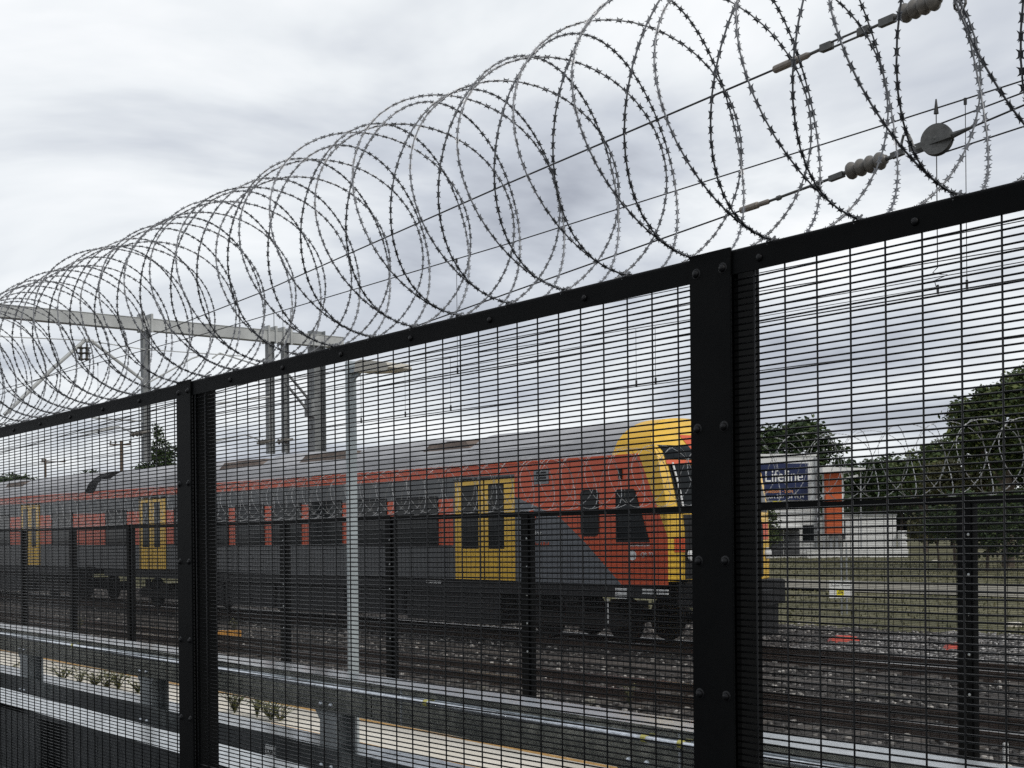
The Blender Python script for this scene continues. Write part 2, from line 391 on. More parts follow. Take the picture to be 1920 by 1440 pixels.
# loose ballast stones, thickest where the photograph shows them
base = np.array([(1, 0, -.3), (-.6, .9, -.25), (-.6, -.9, -.3), (.35, .55, .55), (-.75, .05, .5), (.3, -.6, .5)], np.float32)
tri = np.array([(0, 2, 1), (3, 4, 5), (0, 1, 3), (1, 4, 3), (1, 2, 4), (2, 5, 4), (2, 0, 5), (0, 3, 5)], np.int32)
def scatter_stones(NS, w0, w1, m, label, name, s1=40):
    sv = np.where(rng.random(NS) < .62, rng.uniform(-14, min(14, s1), NS), rng.uniform(-14, s1, NS)); wv = rng.uniform(w0, w1, NS)
    c = np.stack([P0.x + TD.x * sv + TN.x * wv, P0.y + TD.y * sv + TN.y * wv, np.full(NS, -.545)], 1)
    sz = rng.uniform(.022, .052, NS); an = rng.uniform(0, 6.28, NS)
    vv = base[None] * (sz[:, None, None] * rng.uniform(.7, 1.3, (NS, 6, 3)))
    x_ = vv[..., 0] * np.cos(an)[:, None] - vv[..., 1] * np.sin(an)[:, None]; y_ = vv[..., 0] * np.sin(an)[:, None] + vv[..., 1] * np.cos(an)[:, None]
    vv = np.stack([x_, y_, vv[..., 2]], 2) + c[:, None]
    ff = (tri[None] + (np.arange(NS) * 6)[:, None, None]).reshape(-1, 3)
    struct(tag(link(name, npmesh(name, vv.reshape(-1, 3), ff, m)), label, 'ballast'), 'stuff')
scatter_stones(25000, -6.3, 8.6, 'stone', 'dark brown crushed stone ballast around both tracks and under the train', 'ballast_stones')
scatter_stones(13000, 2.6, 9.0, 'stone_clean', 'pale grey crushed stone ballast on the far side of the train track', 'clean_ballast_stones', .5)  # stops at the cab, leaving dark stone as painted shade below the train

# pale gravel access track in the grass beyond the railway
V = []; xs2 = np.arange(-120, 12, 2.0)
for x in xs2:
    for y in (36.6, 38.6, 40.8, 42.6): V.append((x, y + .6 * math.sin(x * .06) - .02 * x * 0, gz(y) + .035 + .01 * math.sin(x)))
F = [(i * 4 + j, (i + 1) * 4 + j, (i + 1) * 4 + j + 1, i * 4 + j + 1) for i in range(len(xs2) - 1) for j in range(3)]
struct(link('gravel_track', npmesh('gravel_track', V, F, 'gravel_pale')))

# grass tufts on the verge beyond the tracks
def tufts(n, x0, x1, y0, y1, h, seed):
    r_ = np.random.default_rng(seed)
    X = r_.uniform(x0, x1, n); Y = r_.uniform(y0, y1, n); keep = ~((Y > 36.9) & (Y < 42.2) & (r_.random(n) < .93)); X, Y = X[keep], Y[keep]; n = len(X)
    Z = np.array([gz(y) for y in Y]); a = r_.uniform(0, 6.28, n); hh = h * r_.uniform(.5, 1.4, n); wd = hh * r_.uniform(.25, .6, n)
    dx, dy = np.cos(a) * wd, np.sin(a) * wd; lx, ly = r_.normal(0, .35, n) * hh, r_.normal(0, .35, n) * hh
    v_ = np.stack([np.stack([X - dx, Y - dy, Z - .02], 1), np.stack([X + dx, Y + dy, Z - .02], 1), np.stack([X + lx, Y + ly, Z + hh], 1)], 1).reshape(-1, 3)
    return v_, np.arange(n * 3).reshape(-1, 3)
a1, f1 = tufts(60000, -75, 6, 25.0, 68, .075, 3)
struct(tag(link('verge_grass', npmesh('verge_grass', a1, f1, 'leaf_grass')), 'short dry green grass on the verge beyond the tracks', 'grass'), 'stuff')

# ------------------------------------------------------------------ railway tracks
def rail_profile(c):
    return [(c - .062, -.56), (c + .062, -.56), (c + .062, -.545), (c + .012, -.53), (c + .010, -.445), (c + .034, -.432), (c + .034, -.408), (c + .028, -.40),
            (c - .028, -.40), (c - .034, -.408), (c - .034, -.432), (c - .010, -.445), (c - .012, -.53), (c - .062, -.545)]
TROT = math.pi + TR
def track(wc, s0, s1, label, slp0, slp1):
    t = thing('railway_track', label, 'railway track', (P0.x, P0.y, 0), TROT, 'railway tracks')
    for d in (-.5335, .5335):
        b = MB(); b.prism([(-(p[0]), p[1]) for p in rail_profile(wc + d)], 'x', s0, s1)
        for i, fc in enumerate(b.f):
            zs = [b.v[k][2] for k in fc]; b.m[i] = 1 if min(zs) > -.4005 else 0
        b.build('rail', ['rail_rust', 'rail_top'], t)
    b = MB(); b.bbox(-.125, .125, -1.05, 1.05, -.68, -.525, .015); me = b.build('sleeper', 'sleeper', t).data
    first = True
    s_ = slp0
    while s_ < slp1:
        o = t.children[-1] if first else inst('sleeper', me, t, (0, 0, 0))
        first = False; o.location = (s_ + random.uniform(-.02, .02), -wc, random.uniform(-.008, .006)); s_ += .66
    return t
track(-3.98, -40, 95, 'brown rusty railway track nearest the far mesh fence, empty', -12, 26)
track(1.365, -40, 95, 'railway track that the red and yellow train stands on', -22, 12)

# concrete cable troughing between the tracks
t = thing('cable_trough', 'low tan concrete cable trough between the two railway tracks', 'cable trough', (P0.x, P0.y, 0), TROT)
b = MB(); b.bbox(-.5, .495, -.16, .16, -.60, -.50, .012); me = b.build('trough_lid', 'sleeper', t).data; t.children[0].location = (-14, 1.35, 0)
for k in range(1, 44): inst('trough_lid', me, t, (-14 + k, 1.35 + random.uniform(-.01, .01), random.uniform(-.006, .006)))

# ------------------------------------------------------------------ the train
ZB, ZG, ZA, WID = .72, 3.02, 3.72, 2.73
def corner(z): return .46 - .31 * min(1, max(0, (z - 1.7) / 1.3))
def roof_z(u, apex=ZA):         # u in 0..1 across the body
    q = abs(2 * u - 1); return ZG + (apex - ZG) * (1 - q ** 2.6) ** .62
def nose_s(z):
    if z < 1.7: return 0.0
    if z < 3.05: return (z - 1.7) ** 1.25 * .40
    return .583 + (z - 3.05) * 1.05
def front_pt(u, z, off=0.0):       # u 0..1 across, z height: plan curve of the cab front
    q = abs(2 * u - 1); return (nose_s(z) + corner(z) * q ** 2.5 - off, -WID * u, z)
def side_box(mb, s0, s1, z0, z1, out=.012, deep=.03, w0=0.0):   # a panel on the near side (w = 0 plane); local y = -w
    mb.box(s0, s1, -w0 - deep, -w0 + out, z0, z1)
def roundrect(s0, s1, z0, z1, r=.07, n=4, sl=0.0):
    p = []
    for cx_, cz_, a0 in ((s1 - r, z0 + r, -90), (s1 - r, z1 - r, 0), (s0 + r, z1 - r, 90), (s0 + r, z0 + r, 180)):
        for k in range(n + 1):
            a = R(a0 + 90 * k / n); x = cx_ + r * math.cos(a); z = cz_ + r * math.sin(a)
            p.append((x, z))
    return p
def pane(parent, prof, y0, y1, name='window', mname='glass_dark', rim=.035):
    cxm = sum(p[0] for p in prof) / len(prof); czm = sum(p[1] for p in prof) / len(prof)
    b = MB(); b.prism(prof[::-1], 'y', y0, y1); o = b.build(name, mname, parent)
    big = [(p[0] + math.copysign(rim, p[0] - cxm), p[1] + math.copysign(rim, p[1] - czm)) for p in prof]
    b = MB(); n = len(prof); vv_ = [(p[0], y1 + .006, p[1]) for p in prof] + [(p[0], y1 + .006, p[1]) for p in big] + [(p[0], y0, p[1]) for p in prof] + [(p[0], y0, p[1]) for p in big]
    ff_ = []
    for k in range(n):
        q = (k + 1) % n; ff_ += [(k, q, n + q, n + k), (n + k, n + q, 3 * n + q, 3 * n + k), (k, 2 * n + k, 2 * n + q, q)]
    b.add(vv_, ff_); b.build('window_frame', 'rubber', o)
    return o
def make_car(name, label, L, cab, s_off, wins, doors, pods):
    c = thing(name, label, 'train car', trk(s_off, 0, 0), TROT, 'coupled cars of the train')
    lv, rf = ('livery_cab', 'roof_cab') if cab else ('livery_trailer', 'roof_trailer')
    # body sides and rear end
    zl = [ZB, .80, 1.1, 1.4, 1.7, 2.0, 2.4, 2.7, 2.9, ZG]
    b = MB()
    for y, sgn in ((0, 1), (-WID, -1)):
        rows = []
        for z in zl:
            s0 = nose_s(z) + corner(z) if cab else 0
            rows.append([(s0, y, z), (1.9, y, z), (6.4, y, z), (L, y, z)])
        for i in range(len(zl) - 1):
            for j in range(3):
                q = [rows[i][j], rows[i][j + 1], rows[i + 1][j + 1], rows[i + 1][j]]; b.add(q if sgn < 0 else q[::-1], [(0, 1, 2, 3)])
    prof = [(0, ZB), (0, ZG)] + [(-WID * k / 16, roof_z(k / 16)) for k in range(1, 16)] + [(-WID, ZG), (-WID, ZB)]
    b.slot = 1
    b.add([(L, p[0], p[1]) for p in prof], [tuple(range(len(prof)))[::-1]])
    if not cab: b.add([(0, p[0], p[1]) for p in prof], [tuple(range(len(prof)))])
    b.add([(.46, 0, ZB), (L, 0, ZB), (L, -WID, ZB), (.46, -WID, ZB)], [(0, 1, 2, 3)])
    b.build('body', [lv, 'car_black'], c)
    # gutter strip
    b = MB(); b.box(1.15 if cab else 0, L, -.005, .022, ZG - .022, ZG + .012); b.build('gutter', 'train_red', c)
    # lower roof, continuous; the cab end curves down to meet the cab front
    b = MB(); N = 24
    if cab:
        fr_ = [0, .12, .3, .55, .8, 1]
        for i in range(5):
            for k in range(N):
                q = []
                for fi, kk in ((i, k), (i + 1, k), (i + 1, k + 1), (i, k + 1)):
                    u = kk / N; z = roof_z(u); sf = front_pt(u, z)[0]; q.append((sf + (3.0 - sf) * fr_[fi], -WID * u, z))
                b.add(q, [(0, 1, 2, 3)])
    for k in range(N):
        b.add([(s_, -WID * kk / N, min(roof_z(kk / N), 3.40)) for s_, kk in ((3.0 if cab else 0, k), (L, k), (L, k + 1), (3.0 if cab else 0, k + 1))], [(0, 1, 2, 3)])
    b.build('roof', rf, c, smooth=True)
    # raised roof pods with sloped ends, leaving brown decks in the gaps
    for s0, s1 in pods:
        b = MB(); us = [k / 20 for k in range(1, 20)]
        ring = lambda s_, ap, ins: [(s_, -WID * (u * (1 - 2 * ins) + ins), roof_z(u, ap)) for u in us]
        e0 = 0.02 if (cab and s0 < 3.2) else .55
        rings = [ring(s0, 3.385 if e0 > .1 else ZA, .0), ring(s0 + e0, ZA + .01, .0), ring(s1 - .55, ZA + .01, 0), ring(s1, 3.385, 0)]
        nr = len(us); vv_ = [p for r_ in rings for p in r_]
        b.add(vv_, [(i * nr + k, (i + 1) * nr + k, (i + 1) * nr + k + 1, i * nr + k + 1) for i in range(3) for k in range(nr - 1)])
        b.build('roof_pod', rf, c, smooth=True)
    for (a0, a1), (b0, b1) in zip(pods, pods[1:]):
        b = MB(); b.box(a1 - .35, b0 + .35, -WID + .36, -.36, 3.38, 3.58, top=(.25, .06)); b.box(a1 + .1, b0 - .1, -WID + .7, -.7, 3.58, 3.63)
        b.build('roof_deck', 'roof_brown', c)
    # windows
    for s0, s1 in wins:
        pane(c, roundrect(s0, s1, 1.43, 2.40, .06), -.03, .008)
    for ps in ((2.9, 6.62, 8.58, 10.32, 12.04, 13.76, 15.56, 17.3, 18.6, 21.3, 23.5) if cab else (.6, 2.9, 6.0, 8.9, 11.2, 13.9, 18.2, 20.4)):
        b = MB(); b.box(ps - .006, ps + .006, -.01, .003, ZB + .01, 1.40); b.box(ps - .004, ps + .004, -.01, .003, 2.43, ZG - .03); b.build('panel_seam', 'rubber', c)
    b = MB(); b.box(6.45 if cab else .02, L - .02, -.01, .0035, 1.395, 1.408); b.build('belt_rail', 'car_black', c)
    for d0, d1, flip in doors:
        mid = (d0 + d1) / 2
        for q0, q1, wa, wb in ((d0, mid - .02, .33, .14), (mid + .02, d1, .17, .24)):
            b = MB(); b.bbox(q0, q1, -.03, .014, .73, 2.73, .006); dr = b.build('door', 'door_yellow', c)
            pr = roundrect(q0 + wa, q1 - wb, 1.37, 2.60, .05)
            bb = MB(); bb.prism(pr[::-1], 'y', .0, .019); bb.build('door_glass', 'glass_dark', dr)
            bb = MB(); bb.box(q0 + wa - .02, q1 - wb + .02, .0, .0165, 1.35, 2.62); bb.build('glass_seal', 'rubber', dr)
        b = MB(); b.box(mid - .02, mid + .02, -.03, .006, .73, 2.73); b.box(d0, d1, -.02, .05, 2.735, 2.76); b.build('door_seam', 'rubber', c)
    # underframe boxes, bogies and wheels
    b = MB(); b.bbox(.9, L - .5, -WID + .12, -.06, .48, ZB - .004, .02); b.build('sole_bar', 'car_black', c)
    for s0, s1, z0 in ((5.2, 8.3, -.16), (8.42, 10.6, -.10), (10.72, 13.7, -.18), (13.85, 16.3, -.12), (16.4, 18.5, -.15)):
        if s1 < L - 3:
            b = MB(); b.bbox(s0, s1, -WID + .25, -.18, z0, .478, .03); b.build('equipment_box', 'car_black', c)
    for bs in (3.3, L - 3.6):
        bo = MB()
        for y in (-.48, -WID + .48):
            bo.prism([(bs - 1.55, .02), (bs - 1.2, .20), (bs - .5, .12), (bs + .5, .12), (bs + 1.2, .20), (bs + 1.55, .02), (bs + 1.2, -.12), (bs - 1.2, -.12)][::-1], 'y', y - .07, y + .07)
        bo.box(bs - .25, bs + .25, -WID + .5, -.5, -.05, .3); bog = bo.build('bogie', 'bogie', c)
        for ds in (-1.05, 1.05):
            for yy in (-.80, -WID + .80):
                wb_ = MB(); wb_.lathe((bs + ds, yy - .06, .02), (bs + ds, yy + .06, .02), [(0, .40), (.02, .43), (.12, .42), (.121, .33), (.10, .30), (.10, .10), (.13, .09)], 24); wb_.build('wheel', 'bogie', bog)
            sp = MB(); sp.tube([(bs + ds, -.50, .17), (bs + ds, -.50, .42)], .09, 10); sp.build('spring', 'bogie', bog)
    return c
WINS1 = [(6.93, 8.39), (8.76, 10.12), (10.52, 11.82), (12.26, 13.54), (13.97, 15.35), (15.77, 17.1), (17.5, 18.75), (21.8, 23.2)]
car1 = make_car('train_car', 'leading train car with yellow cab, red and grey sides and yellow doors', 24.0, True, 0, WINS1,
                [(4.47, 6.33, 0), (19.3, 20.93, 0)], [(3.0, 6.6), (7.6, 10.9), (12.6, 15.0), (16.6, 23.9)])
car2 = make_car('train_car', 'second train car behind the dark gangway gap at far left', 22.5, False, 24.72,
                [(.95, 2.55), (6.3, 7.6), (8.05, 9.3), (9.75, 11.0), (11.45, 12.7)], [(3.6, 5.25, 0), (15.0, 16.6, 0)], [(.15, 6.2), (7.4, 12.0), (13.4, 22.3)])
# gangway between the cars
b = MB(); prof = [(-.06, ZB + .1), (-.06, ZG - .03)] + [(-WID * k / 16, roof_z(k / 16) - .06) for k in range(1, 16)] + [(-WID + .06, ZG - .03), (-WID + .06, ZB + .1)]
b.prism([(p[0], p[1]) for p in prof][::-1], 'x', 24.0 - .01, 24.73)
for k in range(6):
    s_ = 24.06 + k * .115; b.prism([(p[0] * 1.0 + (.02 if p[0] > -WID / 2 else -.02), p[1] + .03) for p in prof][::-1], 'x', s_, s_ + .05)
b.build('gangway', 'car_black', car1)
b = MB(); b.box(24.002, 24.715, -.03, -.012, ZB + .02, ZG - .03); b.build('gangway_panel', 'livery_trailer', car1)
# cab front: one curved face with windscreen, destination display, red centre
def front_panel(us, zs, off, name, m, parent):
    b = MB(); nu = len(us)
    def zc(u, z):
        top = roof_z(u) - .0
        return min(z, top)
    b.add([front_pt(u, zc(u, z), off) for z in zs for u in us], [(i * nu + k, (i + 1) * nu + k, (i + 1) * nu + k + 1, i * nu + k + 1) for i in range(len(zs) - 1) for k in range(nu - 1)])
    return b.build(name, m, parent, smooth=True)
us = [0, .01, .03, .07] + [k / 16 for k in range(2, 15)] + [.93, .97, .99, 1]
cab = front_panel(us, [.80, 1.1, 1.4, 1.7, 2.0, 2.3, 2.6, 2.9, 3.05, 3.2, 3.35, 3.5, 3.6, 3.68, 3.72], 0, 'cab_front', 'door_yellow', car1)
rng_ = lambda a_, b_, n=12: [a_ + (b_ - a_) * k / n for k in range(n + 1)]
front_panel(rng_(.085, .77), [.84, 1.3, 1.65, 1.95], .012, 'front_panel', 'car_black', cab)
front_panel(rng_(.03, .085, 3), [1.30, 1.55], .010, 'lamp_panel', 'train_red', cab); front_panel(rng_(.775, .90, 3), [1.50, 1.80], .010, 'lamp_panel', 'train_red', cab)
front_panel(rng_(.06, .94), [2.0, 2.3, 2.6, 2.82], .014, 'windscreen', 'glass_dark', cab)
front_panel(rng_(.05, .95), [2.83, 2.90], .015, 'front_panel', 'train_red', cab)
front_panel(rng_(.05, .30), [2.91, 3.05, 3.17], .014, 'destination_display', 'glass_dark', cab); front_panel(rng_(.70, .95), [2.91, 3.05, 3.17], .014, 'destination_display', 'glass_dark', cab)
front_panel(rng_(.30, .70), [2.91, 3.08, 3.25, 3.38], .012, 'front_panel', 'train_red', cab)
b = MB(); b.tube([front_pt(.083, z, .05) for z in (1.98, 2.3, 2.6, 2.85)], .018, 6); b.build('handrail', 'label_white', cab)
for u in (.12, .84):
    p = Vector(front_pt(u, 1.25, .02)); b = MB(); b.dome(p, (-1, 0, 0), .11, .05, 16); b.build('headlight', 'label_white', cab)
b = MB(); b.bbox(-.12, .5, -WID + .25, -.25, .35, .795, .03); b.bbox(-.62, -.1, -WID / 2 - .16, -WID / 2 + .16, .38, .66, .03); b.build('coupler', 'car_black', car1)
b = MB(); b.box(-.02, .10, -WID + .35, -.35, -.22, .35); b.build('obstacle_guard', 'car_black', car1)
# cab side windows, vents and small lettering
pane(car1, roundrect(2.18, 2.58, 1.62, 2.40, .10), -.03, .008)
pane(car1, [(.92, 1.51), (1.67, 1.51), (1.67, 2.34), (1.63, 2.38), (1.30, 2.38), (1.26, 2.34)][::-1], -.03, .008)
b = MB(); b.box(3.48, 3.90, -.03, .012, 2.58, 2.86); vp = b.build('vent_panel', 'train_grey', car1)
b = MB()
for k in range(4): b.box(3.55, 3.82, -.02, .02, 2.63 + k * .05, 2.66 + k * .05)
b.build('vent_slats', 'rubber', vp)
b = MB(); b.box(1.9, 2.74, -.02, .008, 2.755, 2.775); b.build('rain_strip', 'rubber', car1)
b = MB(); b.bbox(1.54, 1.63, -.02, .03, 2.60, 2.78, .01); b.build('door_lamp', 'rubber', car1)
RX = (R(90), 0, R(180))            # text lying on the near side, read from outside
text('lettering', 'Translink', .155, 'label_white', car1, (4.27, .008, 1.60), RX)
text('lettering', 'Queensland Rail', .12, 'train_red', car1, (4.27, .008, 1.40), RX)
b = MB(); b.prism([(3.98 + .13 * math.cos(a), 1.92 + .17 * math.sin(a)) for a in [R(20 * k) for k in range(-3, 10)]][::-1], 'y', 0, .008); b.build('emblem', 'train_red', car1)
text('lettering', 'SUBURBAN UNIT', .065, 'label_white', car1, (1.36, .008, 1.40), RX)
text('lettering', 'QR 221', .11, 'label_white', car1, (1.10, .008, 1.22), RX)
b = MB(); b.prism([(1.30 + .09 * math.cos(R(k * 30)), 1.24 + .09 * math.sin(R(k * 30))) for k in range(12)][::-1], 'y', 0, .008); b.build('emblem', 'label_white', car1)
for s0, s1, z0, z1 in ((1.51, 1.79, .54, .66), (1.51, 1.79, .47, .52), (.86, 1.12, .57, .66), (.52, .78, .57, .66), (4.0, 4.3, .60, .68), (6.9, 7.4, .62, .68)):
    b = MB(); b.box(s0, s1, -.07, -.045, z0, z1); b.build('label_plate', 'label_white', car1)
b = MB(); b.tube([(1.95, -.02, .46), (1.95, -.02, .02)], .012, 6); b.build('grab_rod', 'label_white', car1)

# ------------------------------------------------------------------ mesh fences
NFY, NSL = 2.017, .0115
PIT, RPIT = .0762, .0127
def nzr(X): return 2.1324 + NSL * (X + 4.108)       # underside of the near top rail
HT = 2.13
def fence_panel_cols(x0, x1, ph):
    n0 = math.ceil((x0 - ph) / PIT); n1 = math.floor((x1 - ph) / PIT); return [ph + PIT * n for n in range(n0, n1 + 1)]
fence = thing('security_fence', 'black welded mesh security fence in the foreground with flat clamped posts', 'fence', (-1.87, NFY, 0))
FO = Vector((-1.87, NFY, 0))
posts = [-1.874 - 2.4528 * k for k in range(-1, 4)]
wv_b = MB(); wv_b.tube([(0, 0, 0), (0, 0, 1)], 0.0019, 7); vme = wv_b.build('vertical_wire', 'black_wire', fence, smooth=True); vmesh = vme.data; bpy.data.objects.remove(vme)
PL = 2.4528
wh_b = MB(); wh_b.tube([(0, 0, 0), (PL - .06, 0, 0)], 0.0019, 7); hme = wh_b.build('horizontal_wire', 'black_wire', fence, smooth=True); hmesh = hme.data; bpy.data.objects.remove(hme)
hang = math.atan(NSL)
vis_rows = {0: 86, 1: 104, 2: 110, -1: 0, 3: 0}
ph_of = {0: -4.108, 1: -4.108 - 31 * PIT - .012, -1: -1.690, 2: -4.108 - 66 * PIT, 3: 0}
for i in range(len(posts)):
    X = posts[i]; zt = nzr(X) + .05
    b = MB(); b.bbox(X - .048, X + .048, NFY + .010, NFY + .085, .0, zt - .012, .006); po = b.build('post', 'black_steel', fence, FO)
    b = MB(); b.bbox(X - .0555, X + .0555, NFY - .016, NFY - .010, .02, zt + .004, .0012)
    bm_ = b
    # the plate top follows the slope of the rail
    bm_.v = [(p[0], p[1], p[2] + (NSL * (p[0] - X) if p[2] > 1 else 0)) for p in bm_.v]
    bm_.build('clamp_plate', 'black_steel', po, FO)
    zb = zt - .035
    for kk in range(8):
        z = zb - (0.30 if kk == 1 else 0) if False else zb - [0, .315, .583, .852, 1.12, 1.39, 1.66, 1.93][kk]
        for dx in (-.036, .036):
            b = MB(); b.dome((X + dx, NFY - .016, z + NSL * dx), (0, -1, 0), .0085, .007, 10); b.dome((X + dx, NFY - .0155, z + NSL * dx), (0, -1, 0), .0125, .0018, 12); b.build('bolt', 'black_bolt', po, FO, smooth=True)
for i in range(len(posts) - 1):
    x1, x0 = posts[i] - .03, posts[i + 1] + .03; k = i
    idx = i - 1                                     # 0 = middle panel -> label by position
    zr0 = nzr(x0)
    # top rail: folded angle, rounded at the front top edge
    prof = [(NFY - .009, 0), (NFY - .009, .043)] + [(NFY - .002 - .007 * math.cos(R(a)), .043 + .007 * math.sin(R(a))) for a in (25, 50, 75, 90)] + [(NFY + .040, .05), (NFY + .040, .046), (NFY - .004, .046), (NFY - .004, 0)]
    b = MB(); b.prism([(p[0], zr0 + p[1]) for p in prof][::-1], 'x', x0 + .004, x1 - .004, NSL); tr_ = b.build('top_rail', 'black_steel', fence, FO)
    bolts = {0: [-1.55, -1.2, -.85, -.5, -.15, .2], 1: [-4.108 + PIT * n for n in (1.6, 6.15, 10.6, 15.2, 19.7, 24.27)], 2: [-4.108 + PIT * (n - 32.2) for n in (1.6, 6.15, 10.6, 15.2, 19.7, 24.27)]}.get(i, [])
    if i == 0: bolts = [-4.108 + PIT * n for n in (30.97, 35.6, 40.2, 44.8, 49.4)]
    for X in bolts:
        b = MB(); b.dome((X, NFY - .009, nzr(X) + .021), (0, -1, 0), .008, .006, 10); b.build('bolt', 'black_bolt', tr_, FO, smooth=True)
    # panel: edge strips joined to the top strip are the part, the wires its pieces
    b = MB(); b.box(x0, x0 + .004, NFY - .004, NFY + .004, .05, zr0 + .02); b.box(x1 - .004, x1, NFY - .004, NFY + .004, .05, zr0 + .04)
    pn = b.build('mesh_panel', 'black_wire', fence, FO)
    if i in (0, 1, 2, 3):
        ph = [-1.690, -4.108, -4.108 - 31 * PIT - .012, -4.108 - 66 * PIT][i]
        for X in fence_panel_cols(x0 + .01, x1 - .01, ph):
            inst('vertical_wire', vmesh, pn, Matrix.Translation((X - FO.x, -.0036, .05)) @ Matrix.Diagonal((1, 1, nzr(X) + .03 - .05, 1)))
    nvis = [82, 98, 118, 0][i]
    rest = MB(); zf = -.0108
    for r_ in range(165):
        z = zr0 + zf - RPIT * r_
        if z < .06: break
        if r_ < nvis: inst('horizontal_wire', hmesh, pn, Matrix.Translation((x0 - FO.x, 0, z)) @ Matrix.Rotation(-hang, 4, 'Y'))
        else: rest.tube([(x0, NFY, z), (x1, NFY, z + NSL * (x1 - x0))], 0.0019, 5, False)
    o = rest.build('lower_wires', 'black_wire', pn, FO); o['kind'] = 'stuff'

# far fence on the other side of the steel barrier
F2Y, F2S = 8.40, .0034
def f2z(X): return 1.828 + F2S * (X + 13)
fence2 = thing('security_fence', 'second black mesh security fence beyond the steel barrier, in front of the train', 'fence', (-5.45, F2Y, -.45))
GO = Vector((-5.45, F2Y, -.45))
P2 = [-5.45 + 2.4528 - 2.4528 * k for k in range(0, 17)]
b = MB(); L2 = 2.4528
for n in range(1, 32): b.tube([(n * PIT + .02, 0, -2.25), (n * PIT + .02, 0, 0)], .0022, 4, False)
for n in range(0, 176): b.tube([(.02, .004, -.012 - n * RPIT), (L2 - .02, .004, -.012 - n * RPIT + F2S * L2)], .0021, 4, False)
o = b.build('mesh_wires', 'black_wire', fence2); wires2 = o.data; bpy.data.objects.remove(o)
b = MB(); b.bbox(-.05, .05, .01, .085, 0, 2.28, .006); b.bbox(-.055, .055, -.02, -.012, .05, 2.33, .003); o = b.build('post', 'black_steel', fence2); post2 = o.data; bpy.data.objects.remove(o)
b = MB(); b.prism([(-.012, -.025), (-.012, .025), (.04, .025), (.04, .02), (-.007, .02), (-.007, -.025)][::-1], 'x', .0, L2, F2S); o = b.build('top_rail', 'black_steel', fence2); rail2 = o.data; bpy.data.objects.remove(o)
b = MB(); b.dome((0, 0, 0), (0, -1, 0), .011, .008, 8); o = b.build('bolt', 'galv_dull', fence2); bolt2 = o.data; bpy.data.objects.remove(o)
for i, X in enumerate(P2):
    z = f2z(X)
    po = inst('post', post2, fence2, Matrix.Translation((X - GO.x, 0, 0)) @ Matrix.Diagonal((1, 1, (z + .45) / 2.30, 1)))
    if i < 7:
        for dz in (.22, .5, .78, 1.06, 1.34):
            inst('bolt', bolt2, po, (.038, -.02, 2.28 - dz))
    if i + 1 < len(P2):
        x0 = P2[i + 1]
        inst('top_rail', rail2, fence2, (x0 - GO.x, 0, f2z(x0) + .45))
        o = inst('mesh_wires', wires2, fence2, (x0 - GO.x, 0, f2z(x0) + .45)); o['kind'] = 'stuff'

